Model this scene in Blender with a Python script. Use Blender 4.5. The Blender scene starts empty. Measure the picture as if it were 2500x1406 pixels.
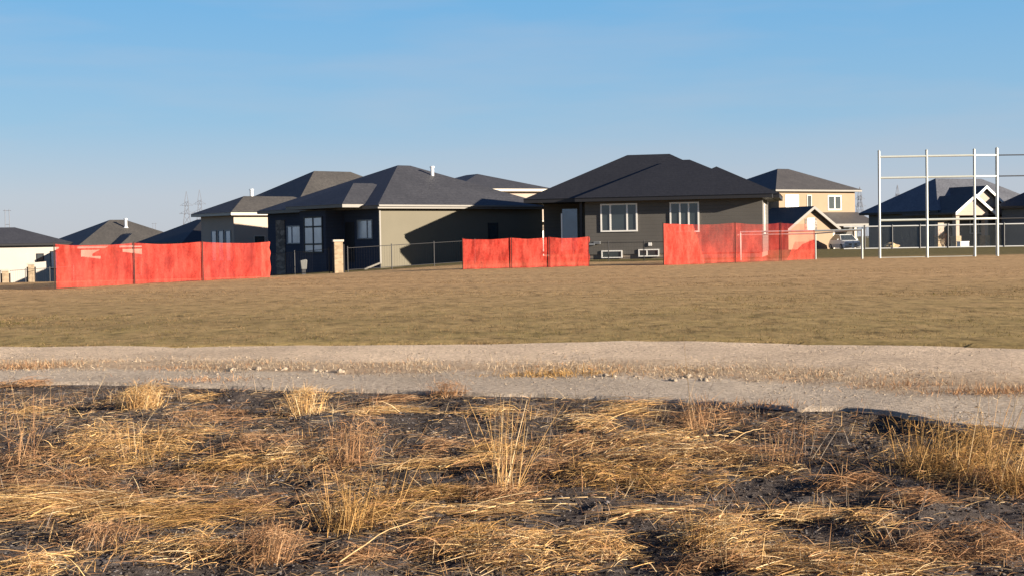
import bpy, bmesh, math, random
import numpy as np
from mathutils import Matrix, Vector, noise as mnoise

SC = bpy.context.scene
COL = SC.collection
R = math.radians
random.seed(7)
RNG = np.random.default_rng(11)

# ------------------------------------------------------------------ camera, sky, sun
CAM_Z = 1.05
F = 3500.0                                   # focal length in photo pixels (photo 2500 wide)
cam_d = bpy.data.cameras.new('camera')
cam = bpy.data.objects.new('camera', cam_d)
COL.objects.link(cam)
cam_d.sensor_width = 36.0
cam_d.lens = 36.0 * F / 2500.0
cam_d.clip_start = 0.1
cam_d.clip_end = 9000.0
CAM_R = Matrix.Rotation(R(90 - 1.82), 3, 'X') @ Matrix.Rotation(R(-1.0), 3, 'Z')
cam.matrix_world = Matrix.Translation((0, 0, CAM_Z)) @ CAM_R.to_4x4()
SC.camera = cam

SUN_AZ, SUN_EL = 66.0, 13.5                  # degrees right of straight behind the camera, elevation
S = Vector((math.sin(R(SUN_AZ)) * math.cos(R(SUN_EL)), -math.cos(R(SUN_AZ)) * math.cos(R(SUN_EL)), math.sin(R(SUN_EL))))
sun_d = bpy.data.lights.new('sun', 'SUN')
sun_d.energy = 5.0
sun_d.angle = R(0.5)
sun_d.color = (1.0, 0.87, 0.72)
sun = bpy.data.objects.new('sun', sun_d)
COL.objects.link(sun)
sun.location = S * 60
sun.rotation_euler = S.to_track_quat('Z', 'Y').to_euler()

world = bpy.data.worlds.new('World')
SC.world = world
world.use_nodes = True
wn, wl = world.node_tree.nodes, world.node_tree.links
wn.clear()
wo = wn.new('ShaderNodeOutputWorld')
bg = wn.new('ShaderNodeBackground')
sky = wn.new('ShaderNodeTexSky')
sky.sky_type = 'NISHITA'
sky.sun_disc = False
sky.sun_elevation = R(SUN_EL)
sky.sun_rotation = R(180 - SUN_AZ)
sky.altitude = 200
sky.air_density = 1.0
sky.dust_density = 0.7
sky.ozone_density = 1.6
bg.inputs['Strength'].default_value = 0.06
geo = wn.new('ShaderNodeTexCoord')
sepz = wn.new('ShaderNodeSeparateXYZ')
wl.new(geo.outputs['Generated'], sepz.inputs[0])
grad = wn.new('ShaderNodeValToRGB')
el_ = grad.color_ramp.elements
SKY = [(0.0, (2.85, 3.05, 3.50)), (0.035, (2.60, 3.02, 3.70)), (0.085, (1.50, 2.75, 4.05)), (0.17, (0.84, 2.38, 4.2)), (0.32, (0.14, 0.62, 2.0)), (1.0, (0.04, 0.20, 0.8))]
while len(el_) < len(SKY): el_.new(0.5)
for e_, (p_, c_) in zip(el_, SKY):
    e_.position = p_
    e_.color = (*c_, 1)
wl.new(sepz.outputs[2], grad.inputs[0])
# faint high haze drifting over the blue
cmap = wn.new('ShaderNodeMapping'); cmap.inputs['Scale'].default_value = (3, 3, 22)
wl.new(geo.outputs['Generated'], cmap.inputs[0])
cno = wn.new('ShaderNodeTexNoise'); cno.inputs['Scale'].default_value = 1.6; cno.inputs['Detail'].default_value = 5
wl.new(cmap.outputs[0], cno.inputs['Vector'])
crm = wn.new('ShaderNodeMapRange')
wl.new(cno.outputs['Fac'], crm.inputs[0])
crm.inputs[1].default_value = 0.45; crm.inputs[2].default_value = 0.8; crm.inputs[3].default_value = 0.0; crm.inputs[4].default_value = 0.33
cmx = wn.new('ShaderNodeMix'); cmx.data_type = 'RGBA'
wl.new(crm.outputs[0], cmx.inputs[0]); wl.new(grad.outputs[0], cmx.inputs[6]); cmx.inputs[7].default_value = (2.75, 2.9, 3.45, 1)
smx = wn.new('ShaderNodeMix'); smx.data_type = 'RGBA'; smx.inputs[0].default_value = 0.12
wl.new(cmx.outputs[2], smx.inputs[6]); wl.new(sky.outputs[0], smx.inputs[7])
wl.new(smx.outputs[2], bg.inputs['Color'])
wl.new(bg.outputs[0], wo.inputs['Surface'])

SC.view_settings.view_transform = 'Standard'
SC.view_settings.look = 'None'
SC.view_settings.exposure = 1.6
SC.view_settings.gamma = 1.0

# ------------------------------------------------------------------ helpers
def ray(px, py):
    return CAM_R @ Vector(((px - 1250) / F, (703 - py) / F, -1.0))
def at(px, py, Y):
    d = ray(px, py)
    return Vector((0, 0, CAM_Z)) + d * (Y / d.y)
def gp(px, py, z=0.0):
    d = ray(px, py)
    return Vector((0, 0, CAM_Z)) + d * ((z - CAM_Z) / d.z)
def sm(t):
    t = np.clip(t, 0, 1)
    return t * t * (3 - 2 * t)
def zg(x, y):
    """height of the land beyond the track"""
    a = sm((y - 45) / 35.0)
    b = np.clip((-x - 2) / 30.0, 0, 1.6)
    z = -1.7 * a * b - 0.55 * sm((y - 118) / 50.0)
    return z
def lin(r, g, b):
    f = lambda c: ((c / 255 + 0.055) / 1.055) ** 2.4 if c > 10 else c / 255 / 12.92
    return (f(r), f(g), f(b))
def tag(o, label=None, cat=None, group=None, kind=None):
    if label: o['label'] = label
    if cat: o['category'] = cat
    if group: o['group'] = group
    if kind: o['kind'] = kind
    return o
def thing(name, loc, rz=0.0, label=None, cat=None, group=None):
    o = bpy.data.objects.new(name, None)
    COL.objects.link(o)
    o.empty_display_size = 0.3
    o.location = loc
    o.rotation_euler = (0, 0, rz)
    return tag(o, label, cat, group)
def copy_tree(o, parent=None):
    c = o.copy()
    COL.objects.link(c)
    if parent: c.parent = parent
    for ch in list(o.children):
        copy_tree(ch, c)
    return c

class MB:
    def __init__(s):
        s.v, s.f = [], []
    def add(s, vs, fs):
        n = len(s.v)
        s.v += [tuple(v) for v in vs]
        s.f += [tuple(i + n for i in f) for f in fs]
        return s
    def box(s, x0, x1, y0, y1, z0, z1):
        return s.add([(x0, y0, z0), (x1, y0, z0), (x1, y1, z0), (x0, y1, z0), (x0, y0, z1), (x1, y0, z1), (x1, y1, z1), (x0, y1, z1)],
                     [(0, 3, 2, 1), (4, 5, 6, 7), (0, 1, 5, 4), (1, 2, 6, 5), (2, 3, 7, 6), (3, 0, 4, 7)])
    def prism(s, poly, axis, a0, a1):
        """extrude a 2D polygon along axis 'x' (poly in y,z), 'y' (x,z) or 'z' (x,y)"""
        mk = {'x': lambda p, a: (a, p[0], p[1]), 'y': lambda p, a: (p[0], a, p[1]), 'z': lambda p, a: (p[0], p[1], a)}[axis]
        n = len(poly)
        vs = [mk(p, a0) for p in poly] + [mk(p, a1) for p in poly]
        fs = [tuple(range(n)), tuple(range(2 * n - 1, n - 1, -1))] + [(i, (i + 1) % n, n + (i + 1) % n, n + i) for i in range(n)]
        return s.add(vs, fs)
    def tube(s, p, q, r, n=8, r2=None):
        p, q = Vector(p), Vector(q)
        d = (q - p).normalized()
        u = d.orthogonal().normalized()
        w = d.cross(u)
        r2 = r if r2 is None else r2
        ring = lambda c, rr: [c + (u * math.cos(2 * math.pi * k / n) + w * math.sin(2 * math.pi * k / n)) * rr for k in range(n)]
        vs = ring(p, r) + ring(q, r2)
        fs = [(i, (i + 1) % n, n + (i + 1) % n, n + i) for i in range(n)] + [tuple(range(n - 1, -1, -1)), tuple(range(n, 2 * n))]
        return s.add(vs, fs)
    def hip(s, x0, x1, y0, y1, z, pitch):
        t = math.tan(R(pitch))
        X, Y = x1 - x0, y1 - y0
        h = min(X, Y) / 2
        if X >= Y:
            a, b = (x0 + h, (y0 + y1) / 2, z + h * t), (x1 - h, (y0 + y1) / 2, z + h * t)
            if X - Y < 0.02: b = (b[0] + 0.05, b[1], b[2])
            fs = [(0, 1, 5, 4), (1, 2, 5), (2, 3, 4, 5), (3, 0, 4), (3, 2, 1, 0)]
        else:
            a, b = ((x0 + x1) / 2, y0 + h, z + h * t), ((x0 + x1) / 2, y1 - h, z + h * t)
            fs = [(0, 1, 4), (1, 2, 5, 4), (2, 3, 5), (3, 0, 4, 5), (3, 2, 1, 0)]
        return s.add([(x0, y0, z), (x1, y0, z), (x1, y1, z), (x0, y1, z), a, b], fs)
    def build(s, name, mat, parent=None, bevel=0.0, smooth=False):
        me = bpy.data.meshes.new(name)
        me.from_pydata(s.v, [], s.f)
        bm = bmesh.new()
        bm.from_mesh(me)
        bmesh.ops.recalc_face_normals(bm, faces=bm.faces)
        if bevel > 0:
            bmesh.ops.bevel(bm, geom=list(bm.edges), offset=bevel, segments=2, affect='EDGES', profile=0.6, clamp_overlap=True)
        bm.to_mesh(me)
        bm.free()
        if smooth:
            for p in me.polygons: p.use_smooth = True
        me.materials.append(mat)
        o = bpy.data.objects.new(name, me)
        COL.objects.link(o)
        if parent: o.parent = parent
        return o

def np_mesh(name, V, Fc, mat, cols=None, parent=None, smooth=False, uv=None, attrs=None):
    V = np.asarray(V, dtype=np.float32)
    Fc = np.asarray(Fc, dtype=np.int32)
    k = Fc.shape[1]
    me = bpy.data.meshes.new(name)
    me.vertices.add(len(V))
    me.vertices.foreach_set('co', V.ravel())
    me.loops.add(Fc.size)
    me.loops.foreach_set('vertex_index', Fc.ravel())
    me.polygons.add(len(Fc))
    me.polygons.foreach_set('loop_start', np.arange(0, Fc.size, k, dtype=np.int32))
    me.polygons.foreach_set('loop_total', np.full(len(Fc), k, dtype=np.int32))
    me.update(calc_edges=True)
    if smooth:
        me.polygons.foreach_set('use_smooth', np.ones(len(Fc), dtype=bool))
    if cols is not None:
        a = me.color_attributes.new('Col', 'FLOAT_COLOR', 'POINT')
        c4 = np.ones((len(V), 4), dtype=np.float32)
        c4[:, :3] = cols
        a.data.foreach_set('color', c4.ravel())
    if uv is not None:
        l = me.uv_layers.new(name='UVMap')
        l.data.foreach_set('uv', np.asarray(uv, dtype=np.float32)[Fc.ravel()].ravel())
    for an, av in (attrs or {}).items():
        a = me.attributes.new(an, 'FLOAT', 'POINT')
        a.data.foreach_set('value', np.asarray(av, dtype=np.float32))
    me.materials.append(mat)
    me.validate()
    o = bpy.data.objects.new(name, me)
    COL.objects.link(o)
    if parent: o.parent = parent
    return o

# ------------------------------------------------------------------ materials
class NT:
    def __init__(s, name):
        s.m = bpy.data.materials.new(name)
        s.m.use_nodes = True
        s.n, s.l = s.m.node_tree.nodes, s.m.node_tree.links
        s.b = s.n['Principled BSDF']
        s.out = s.n['Material Output']
    def node(s, t, **kw):
        n = s.n.new(t)
        for k, v in kw.items(): setattr(n, k, v)
        return n
    def put(s, sock, v):
        if hasattr(v, 'is_linked'): s.l.new(v, sock)
        else: sock.default_value = v
    def noise(s, scale, detail=4, rough=0.55, vec=None, dist=0.0, co='Object'):
        n = s.node('ShaderNodeTexNoise')
        n.inputs['Scale'].default_value = scale
        n.inputs['Detail'].default_value = detail
        n.inputs['Roughness'].default_value = rough
        n.inputs['Distortion'].default_value = dist
        s.l.new(vec if vec is not None else s.co(co), n.inputs['Vector'])
        return n.outputs['Fac']
    def co(s, which='Object'):
        return s.node('ShaderNodeTexCoord').outputs[which]
    def scaled(s, sc, which='Object'):
        m = s.node('ShaderNodeMapping')
        m.inputs['Scale'].default_value = sc
        s.l.new(s.co(which), m.inputs['Vector'])
        return m.outputs[0]
    def ramp(s, fac, stops):
        r = s.node('ShaderNodeValToRGB')
        e = r.color_ramp.elements
        while len(e) < len(stops): e.new(0.5)
        for el, (p, c) in zip(e, stops):
            el.position = p
            el.color = (c[0], c[1], c[2], 1) if hasattr(c, '__len__') else (c, c, c, 1)
        s.l.new(fac, r.inputs[0])
        return r.outputs['Color']
    def mix(s, fac, a, b, mode='MIX'):
        m = s.node('ShaderNodeMix', data_type='RGBA', blend_type=mode)
        s.put(m.inputs[0], fac)
        for sock, v in ((m.inputs[6], a), (m.inputs[7], b)):
            s.put(sock, v if hasattr(v, 'is_linked') else (v[0], v[1], v[2], 1))
        return m.outputs[2]
    def math(s, op, a, b=0.0):
        m = s.node('ShaderNodeMath', operation=op)
        s.put(m.inputs[0], a)
        s.put(m.inputs[1], b)
        return m.outputs[0]
    def bump(s, h, strength, dist):
        b = s.node('ShaderNodeBump')
        b.inputs['Strength'].default_value = strength
        b.inputs['Distance'].default_value = dist
        s.l.new(h, b.inputs['Height'])
        s.l.new(b.outputs[0], s.b.inputs['Normal'])
    def done(s, color=None, rough=0.8, spec=0.3, metal=0.0):
        if color is not None:
            s.put(s.b.inputs['Base Color'], color if hasattr(color, 'is_linked') else (*color, 1))
        s.put(s.b.inputs['Roughness'], rough)
        s.b.inputs['Specular IOR Level'].default_value = spec
        s.b.inputs['Metallic'].default_value = metal
        return s.m

def stucco(name, c, var=0.12, scale=0.6, fine=25.0):
    t = NT(name)
    a = t.noise(scale, 5)
    f = t.noise(fine, 3)
    col = t.mix(a, tuple(x * (1 - var) for x in c), tuple(x * (1 + var) for x in c))
    col = t.mix(t.math('MULTIPLY', f, 0.35), col, tuple(x * 0.6 for x in c))
    t.bump(f, 0.3, 0.01)
    return t.done(col, 0.9, 0.15)
def siding(name, c, lap=0.2):
    t = NT(name)
    a = t.noise(0.7, 5)
    col = t.mix(a, tuple(x * 0.8 for x in c), tuple(x * 1.2 for x in c))
    wv = t.node('ShaderNodeTexWave', wave_type='BANDS', bands_direction='Z', wave_profile='SAW')
    wv.inputs['Scale'].default_value = 0.314 / lap
    t.l.new(t.co(), wv.inputs['Vector'])
    col = t.mix(t.ramp(wv.outputs['Fac'], [(0.0, 0.55), (0.18, 0.0)]), col, tuple(x * 0.45 for x in c))
    t.bump(wv.outputs['Fac'], 0.4, 0.02)
    return t.done(col, 0.8, 0.2)
def shingles(name, c):
    t = NT(name)
    br = t.node('ShaderNodeTexBrick')
    t.l.new(t.scaled((1, 1, 2.2)), br.inputs['Vector'])
    big = t.noise(0.5, 5, 0.6)
    fin = t.noise(6, 4, 0.75)
    k = t.ramp(fin, [(0.3, 0.55), (0.7, 1.45)])
    col = t.mix(big, tuple(x * 0.6 for x in c), tuple(x * 1.4 for x in c))
    col = t.mix(1.0, col, k, 'MULTIPLY')
    wv = t.node('ShaderNodeTexWave', wave_type='BANDS', bands_direction='Z')
    wv.inputs['Scale'].default_value = 2.6
    wv.inputs['Distortion'].default_value = 1.5
    t.l.new(t.co(), wv.inputs['Vector'])
    col = t.mix(t.math('MULTIPLY', wv.outputs['Fac'], 0.3), col, tuple(x * 0.5 for x in c))
    t.bump(fin, 0.5, 0.02)
    return t.done(col, 0.6, 0.5)
def plain(name, c, rough=0.5, spec=0.4, metal=0.0, var=0.1, scale=3.0):
    t = NT(name)
    a = t.noise(scale, 4)
    return t.done(t.mix(a, tuple(x * (1 - var) for x in c), tuple(x * (1 + var) for x in c)), rough, spec, metal)
def vcol(name, rough=0.75, transl=0.25):
    t = NT(name)
    a = t.node('ShaderNodeAttribute', attribute_name='Col')
    d = t.node('ShaderNodeBsdfDiffuse')
    tr = t.node('ShaderNodeBsdfTranslucent')
    mx = t.node('ShaderNodeMixShader')
    mx.inputs[0].default_value = transl
    t.l.new(a.outputs['Color'], d.inputs[0])
    t.l.new(a.outputs['Color'], tr.inputs[0])
    t.l.new(d.outputs[0], mx.inputs[1])
    t.l.new(tr.outputs[0], mx.inputs[2])
    t.l.new(mx.outputs[0], t.out.inputs[0])
    return t.m
def glass(name, c, metal=0.35, rough=0.08):
    t = NT(name)
    a = t.noise(1.2, 3)
    return t.done(t.mix(a, tuple(x * 0.7 for x in c), tuple(x * 1.3 for x in c)), rough, 0.8, metal)

M = dict(
    roofE=shingles('slate_shingles', (0.095, 0.10, 0.112)),
    olive=stucco('olive_stucco', (0.140, 0.127, 0.094)),
    shade_navy=siding('shade_navy_siding', (0.038, 0.047, 0.070)),  # blue shade of the unlit olive walls, put into the colour
    white_st=stucco('white_stucco', (0.44, 0.405, 0.355)),
    charcoal=siding('charcoal_siding', (0.108, 0.101, 0.090)),
    charcoal2=stucco('grey_siding', (0.15, 0.15, 0.14)),
    cream=stucco('cream_stucco', (0.40, 0.33, 0.265)),
    cream2=stucco('pale_stucco', (0.36, 0.295, 0.24)),
    sand=stucco('sand_stucco', (0.29, 0.212, 0.142)),
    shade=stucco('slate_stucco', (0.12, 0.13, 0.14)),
    concrete=stucco('foundation_concrete', (0.20, 0.165, 0.13)),
    roofA=shingles('brown_grey_shingles', (0.062, 0.057, 0.049)),
    roofB=shingles('grey_shingles', (0.041, 0.041, 0.044)),
    roofC=shingles('charcoal_shingles', (0.0135, 0.0135, 0.015)),
    roofD=shingles('warm_grey_shingles', (0.060, 0.055, 0.050)),
    fascia=plain('cream_fascia', (0.42, 0.38, 0.31), 0.5),
    fascia_d=plain('charcoal_fascia', (0.018, 0.018, 0.02), 0.5),
    fascia_b=plain('taupe_fascia', (0.15, 0.14, 0.12), 0.5),
    white=plain('white_vinyl', (0.78, 0.76, 0.70), 0.4, var=0.05),
    grey_fr=plain('grey_frame', (0.20, 0.21, 0.22), 0.4),
    glass=glass('window_glass', (0.055, 0.070, 0.075)),
    glass_p=glass('window_blinds_sky_tint', (0.46, 0.53, 0.60), 0.3, 0.15),  # pale blue base colour paints reflected sky onto the blinds
    glass_w=glass('window_with_white_curtain', (0.5, 0.52, 0.5), 0.1, 0.3),
    screen=glass('frosted_screen', (0.14, 0.19, 0.24), 0.4, 0.2),
    galv=plain('galvanised_steel', (0.47, 0.50, 0.455), 0.42, 0.5, 0.25, var=0.08),
    wpaint=plain('white_paint', (0.66, 0.66, 0.62), 0.4, var=0.08),
    dark=plain('black_metal', (0.02, 0.02, 0.022), 0.5),
    rust=plain('rusty_steel_post', (0.035, 0.02, 0.015), 0.7),
    pylon=plain('weathered_steel', (0.13, 0.14, 0.165), 0.6, var=0.05),
    rubber=plain('tyre_rubber', (0.02, 0.02, 0.02), 0.85),
    lamp=plain('lamp_lens', (0.55, 0.55, 0.55), 0.15, 0.8),
    vent=plain('white_vent_pipe', (0.75, 0.76, 0.74), 0.35, var=0.03),
    dirt=plain('dark_soil_clod', (0.05, 0.04, 0.035), 0.95, 0.1, var=0.4, scale=8),
)
# stone veneer
t = NT('stone_veneer')
vo = t.node('ShaderNodeTexVoronoi')
vo.inputs['Scale'].default_value = 3.0
t.l.new(t.scaled((1, 1, 2.2)), vo.inputs['Vector'])
M['stone'] = t.done(t.mix(t.noise(2, 3), t.ramp(vo.outputs['Color'], [(0.2, (0.05, 0.045, 0.04)), (0.5, (0.16, 0.13, 0.10)), (0.8, (0.34, 0.29, 0.24))]), (0.18, 0.15, 0.12)), 0.9, 0.2)
t = NT('tan_stone')
vo = t.node('ShaderNodeTexVoronoi')
vo.inputs['Scale'].default_value = 5.0
t.l.new(t.scaled((1, 1, 2)), vo.inputs['Vector'])
M['tan'] = t.done(t.mix(0.6, t.ramp(vo.outputs['Color'], [(0.2, (0.18, 0.13, 0.08)), (0.8, (0.42, 0.33, 0.22))]), (0.34, 0.26, 0.17)), 0.9, 0.2)

# orange mesh
t = NT('orange_plastic_mesh')
uvn = t.node('ShaderNodeSeparateXYZ')
t.l.new(t.co('UV'), uvn.inputs[0])
den = t.node('ShaderNodeAttribute', attribute_name='dens')
nz = t.noise(2.3, 4, 0.6)
dd = t.math('ADD', den.outputs['Fac'], t.math('MULTIPLY', t.math('SUBTRACT', nz, 0.5), 0.35))
al = t.math('MINIMUM', t.math('MAXIMUM', t.math('SUBTRACT', 1.0, dd), 0.0), 1.0)
wr = t.noise(1.0, 5, 0.65, t.scaled((3.0, 3.0, 1.3)))
weave = t.noise(14.0, 3, 0.7)
oc = t.mix(t.ramp(wr, [(0.36, 0.0), (0.62, 1.0)]), (0.42, 0.043, 0.030), (0.62, 0.094, 0.066))
oc = t.mix(1.0, oc, t.ramp(weave, [(0.3, 0.72), (0.7, 1.12)]), 'MULTIPLY')
d1, d2, tp, m1, m2 = (t.node(x) for x in ('ShaderNodeBsdfDiffuse', 'ShaderNodeBsdfTranslucent', 'ShaderNodeBsdfTransparent', 'ShaderNodeMixShader', 'ShaderNodeMixShader'))
m1.inputs[0].default_value = 0.3
t.l.new(oc, d1.inputs[0]); t.l.new(oc, d2.inputs[0])
t.l.new(d1.outputs[0], m1.inputs[1]); t.l.new(d2.outputs[0], m1.inputs[2])
t.l.new(al, m2.inputs[0]); t.l.new(m1.outputs[0], m2.inputs[1]); t.l.new(tp.outputs[0], m2.inputs[2])
t.l.new(m2.outputs[0], t.out.inputs[0])
M['orange'] = t.m

# chain link wire
t = NT('chain_link_wire')
uvn = t.node('ShaderNodeSeparateXYZ')
t.l.new(t.co('UV'), uvn.inputs[0])
a1 = t.math('LESS_THAN', t.math('FRACT', t.math('MULTIPLY', t.math('ADD', uvn.outputs[0], uvn.outputs[1]), 14.0)), 0.06)
a2 = t.math('LESS_THAN', t.math('FRACT', t.math('ADD', t.math('MULTIPLY', t.math('SUBTRACT', uvn.outputs[0], uvn.outputs[1]), 14.0), 50.0)), 0.06)
tp, m2 = t.node('ShaderNodeBsdfTransparent'), t.node('ShaderNodeMixShader')
t.done((0.25, 0.27, 0.27), 0.5, 0.4, 0.3)
t.l.new(t.math('MAXIMUM', a1, a2), m2.inputs[0]); t.l.new(tp.outputs[0], m2.inputs[1]); t.l.new(t.b.outputs[0], m2.inputs[2])
t.l.new(m2.outputs[0], t.out.inputs[0])
M['chain'] = t.m

# field turf: dormant brown with greener patches, streaks of mown thatch
t = NT('dormant_turf')
big = t.noise(0.06, 4, 0.6)
mid = t.noise(0.8, 6, 0.7, t.scaled((1.3, 0.7, 1)))
fin = t.noise(7.0, 5, 0.75)
brown, tan_, green = (0.37, 0.236, 0.116), (0.455, 0.298, 0.150), (0.195, 0.165, 0.056)
sep = t.node('ShaderNodeSeparateXYZ')
t.l.new(t.co(), sep.inputs[0])
near = t.node('ShaderNodeMapRange')
t.l.new(sep.outputs[1], near.inputs[0])
near.inputs[1].default_value = 16; near.inputs[2].default_value = 37
near.inputs[3].default_value = 0.62; near.inputs[4].default_value = 0.05
gfac = t.math('MULTIPLY', near.outputs[0], t.math('ADD', t.math('MULTIPLY', mid, 1.5), 0.15))
c = t.mix(big, brown, tan_)
c = t.mix(gfac, c, green)
verge_ = t.node('ShaderNodeMapRange')
t.l.new(t.math('ADD', sep.outputs[1], t.math('MULTIPLY', t.noise(0.35, 4), 6.0)), verge_.inputs[0])
verge_.inputs[1].default_value = 72; verge_.inputs[2].default_value = 77; verge_.inputs[3].default_value = 0.0; verge_.inputs[4].default_value = 0.85
c = t.mix(verge_.outputs[0], c, (0.085, 0.082, 0.032))
band = t.noise(1.0, 4, 0.6, t.scaled((0.035, 0.42, 1)))
c = t.mix(1.0, c, t.ramp(band, [(0.3, 0.86), (0.7, 1.12)]), 'MULTIPLY')
fleck = t.noise(1.0, 6, 0.78, t.scaled((3.2, 1.5, 1)))
c = t.mix(1.0, c, t.ramp(fleck, [(0.34, 0.34), (0.45, 0.82), (0.55, 1.05), (0.72, 1.3)]), 'MULTIPLY')
c = t.mix(1.0, c, t.ramp(fin, [(0.28, 0.7), (0.72, 1.25)]), 'MULTIPLY')
t.bump(fin, 0.45, 0.04)
M['turf'] = t.done(c, 0.95, 0.05)
# gravel track
t = NT('pale_gravel')
uvs = t.node('ShaderNodeSeparateXYZ')
t.l.new(t.co('UV'), uvs.inputs[0])
big = t.noise(0.5, 5, 0.65)
fin = t.noise(22.0, 5, 0.8)
vo = t.node('ShaderNodeTexVoronoi'); vo.inputs['Scale'].default_value = 38
t.l.new(t.co(), vo.inputs['Vector'])
lane = t.ramp(t.math('ADD', uvs.outputs[1], t.math('MULTIPLY', t.math('SUBTRACT', t.noise(1.6, 5, 0.65), 0.5), 0.4)),
              [(0.0, (0.43, 0.355, 0.275)), (0.27, (0.43, 0.355, 0.27)), (0.35, (0.36, 0.265, 0.175)), (0.50, (0.43, 0.325, 0.22)), (0.62, (0.54, 0.42, 0.30)), (1.0, (0.55, 0.43, 0.31))])
c = t.mix(1.0, lane, t.ramp(big, [(0.25, 0.72), (0.75, 1.2)]), 'MULTIPLY')
c = t.mix(1.0, c, t.ramp(fin, [(0.25, 0.6), (0.75, 1.4)]), 'MULTIPLY')
c = t.mix(1.0, c, t.ramp(vo.outputs['Color'], [(0.0, 0.75), (1.0, 1.2)]), 'MULTIPLY')
t.bump(fin, 0.9, 0.03)
M['gravel'] = t.done(c, 0.95, 0.1)
# foreground soil
t = NT('charred_soil')
big = t.noise(1.1, 5, 0.65)
fin = t.noise(26.0, 6, 0.8)
mid = t.noise(6.0, 5, 0.7, t.scaled((0.5, 1.6, 1)))
c = t.mix(t.ramp(big, [(0.35, 0.0), (0.65, 1.0)]), (0.062, 0.052, 0.047), (0.115, 0.095, 0.083))
c = t.mix(t.ramp(mid, [(0.52, 0.0), (0.72, 0.75)]), c, (0.22, 0.20, 0.19))
c = t.mix(1.0, c, t.ramp(fin, [(0.3, 0.35), (0.7, 1.6)]), 'MULTIPLY')
t.bump(fin, 1.0, 0.03)
M['soil'] = t.done(c, 1.0, 0.02)
M['blade'] = vcol('dry_grass_blades')

# ------------------------------------------------------------------ land
FAR = [(-700, 852), (0, 848), (600, 846), (1000, 843), (1250, 840), (1550, 835), (1700, 836), (2000, 842), (2500, 852), (3200, 866)]
LIP = [(-700, 925), (0, 932), (300, 934), (600, 944), (850, 951), (1250, 961), (1500, 968), (1700, 978), (1850, 986), (1950, 997), (2060, 995), (2200, 1008), (2330, 1038), (2500, 1050), (3200, 1090)]
Z_LIP = -0.06
farw = np.array([gp(*p, 0.0)[:2] for p in FAR])
lipw = np.array([gp(*p, Z_LIP)[:2] for p in LIP])
yfar = lambda x: np.interp(x, farw[:, 0], farw[:, 1])
ylip = lambda x: np.interp(x, lipw[:, 0], lipw[:, 1])
def nz2(x, y, s, seed=0.0):
    return np.array([mnoise.fractal(Vector((a * s + seed, b * s, seed)), 1.0, 2.0, 4) for a, b in zip(np.ravel(x), np.ravel(y))]).reshape(np.shape(x))
def grid_faces(nu, nv):
    i = np.arange(nu * nv).reshape(nu, nv)
    return np.stack([i[:-1, :-1], i[1:, :-1], i[1:, 1:], i[:-1, 1:]], -1).reshape(-1, 4)

def build_field():
    xs = np.concatenate([[-4000, -1500, -600, -300, -150, -90], np.linspace(-60, 60, 81), [90, 150, 300, 600, 1500, 4000]])
    ys = np.concatenate([[-60, 0, 8], np.linspace(12, 50, 60), np.linspace(51, 130, 40), [140, 150, 165, 180, 220, 300, 500, 1000, 2500, 8000]])
    X, Y = np.meshgrid(xs, ys, indexing='ij')
    Z = zg(X, Y)
    Z += np.where((Y > 20) & (Y < 120), 0.025 * nz2(X, Y, 0.25, 3.1), 0)
    Z = np.where(Y < yfar(X) - 0.3, -0.6, Z)            # the sheet runs on under the track and soil
    o = np_mesh('field', np.stack([X, Y, Z], -1).reshape(-1, 3), grid_faces(*X.shape), M['turf'], smooth=True)
    tag(o, kind='structure')
build_field()
def track_z(v, x, y):
    return Z_LIP * (1 - v)
def build_track():
    xs = np.linspace(-22, 22, 560)
    vs = np.linspace(0, 1, 60)
    X, V = np.meshgrid(xs, vs, indexing='ij')
    y0 = ylip(X) + 0.06 * nz2(X, X * 0, 1.6, 9.0)
    y1 = yfar(X) + 0.05 * nz2(X, X * 0, 2.0, 4.0) + 0.02
    Y = y0 + (y1 - y0) * V
    Z = track_z(V, X, Y) + 0.012 * nz2(X, Y, 1.2, 1.0) * np.minimum(1, V * 8) + 0.006
    # a turned-down front face so that the edge reads as a small cut bank
    n = len(xs)
    P = np.stack([X, Y, Z], -1)
    front = P[:, :1].copy(); front[..., 1] -= 0.03; front[..., 2] -= 0.05
    P = np.concatenate([front, P], 1)
    UV = np.stack([X / 4, V], -1)
    UV = np.concatenate([UV[:, :1], UV], 1)
    o = np_mesh('gravel_track', P.reshape(-1, 3), grid_faces(*P.shape[:2]), M['gravel'], smooth=True, uv=UV.reshape(-1, 2))
    tag(o, kind='structure')
build_track()
def soil_base(x, y):
    d = ylip(x) - y
    return Z_LIP - 0.02 - 0.05 * sm(d / 0.6) - 0.17 * sm((d - 0.4) / 4.0)
def soil_z(x, y):
    x = np.asarray(x, float); y = np.asarray(y, float)
    d = np.clip((ylip(x) - y) / 0.3, 0, 1)
    return soil_base(x, y) + d * (0.040 * nz2(x, y, 1.3, 5.0) + 0.012 * nz2(x, y, 6.0, 8.0))
def build_soil():
    xs = np.concatenate([np.linspace(-16, -6.1, 70), np.linspace(-6, 6, 480), np.linspace(6.1, 16, 70)])
    vs = np.concatenate([np.linspace(0, 1, 380)])
    X, V = np.meshgrid(xs, vs, indexing='ij')
    Y = 2.5 + (ylip(X) + 0.03 - 2.5) * V
    Z = soil_z(X, Y) + 0.007 * nz2(X, Y, 19.0, 2.0) * np.clip((1 - V) * 20, 0, 1)
    o = np_mesh('soil', np.stack([X, Y, Z], -1).reshape(-1, 3), grid_faces(*X.shape), M['soil'], smooth=True)
    tag(o, kind='structure')
build_soil()

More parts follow.
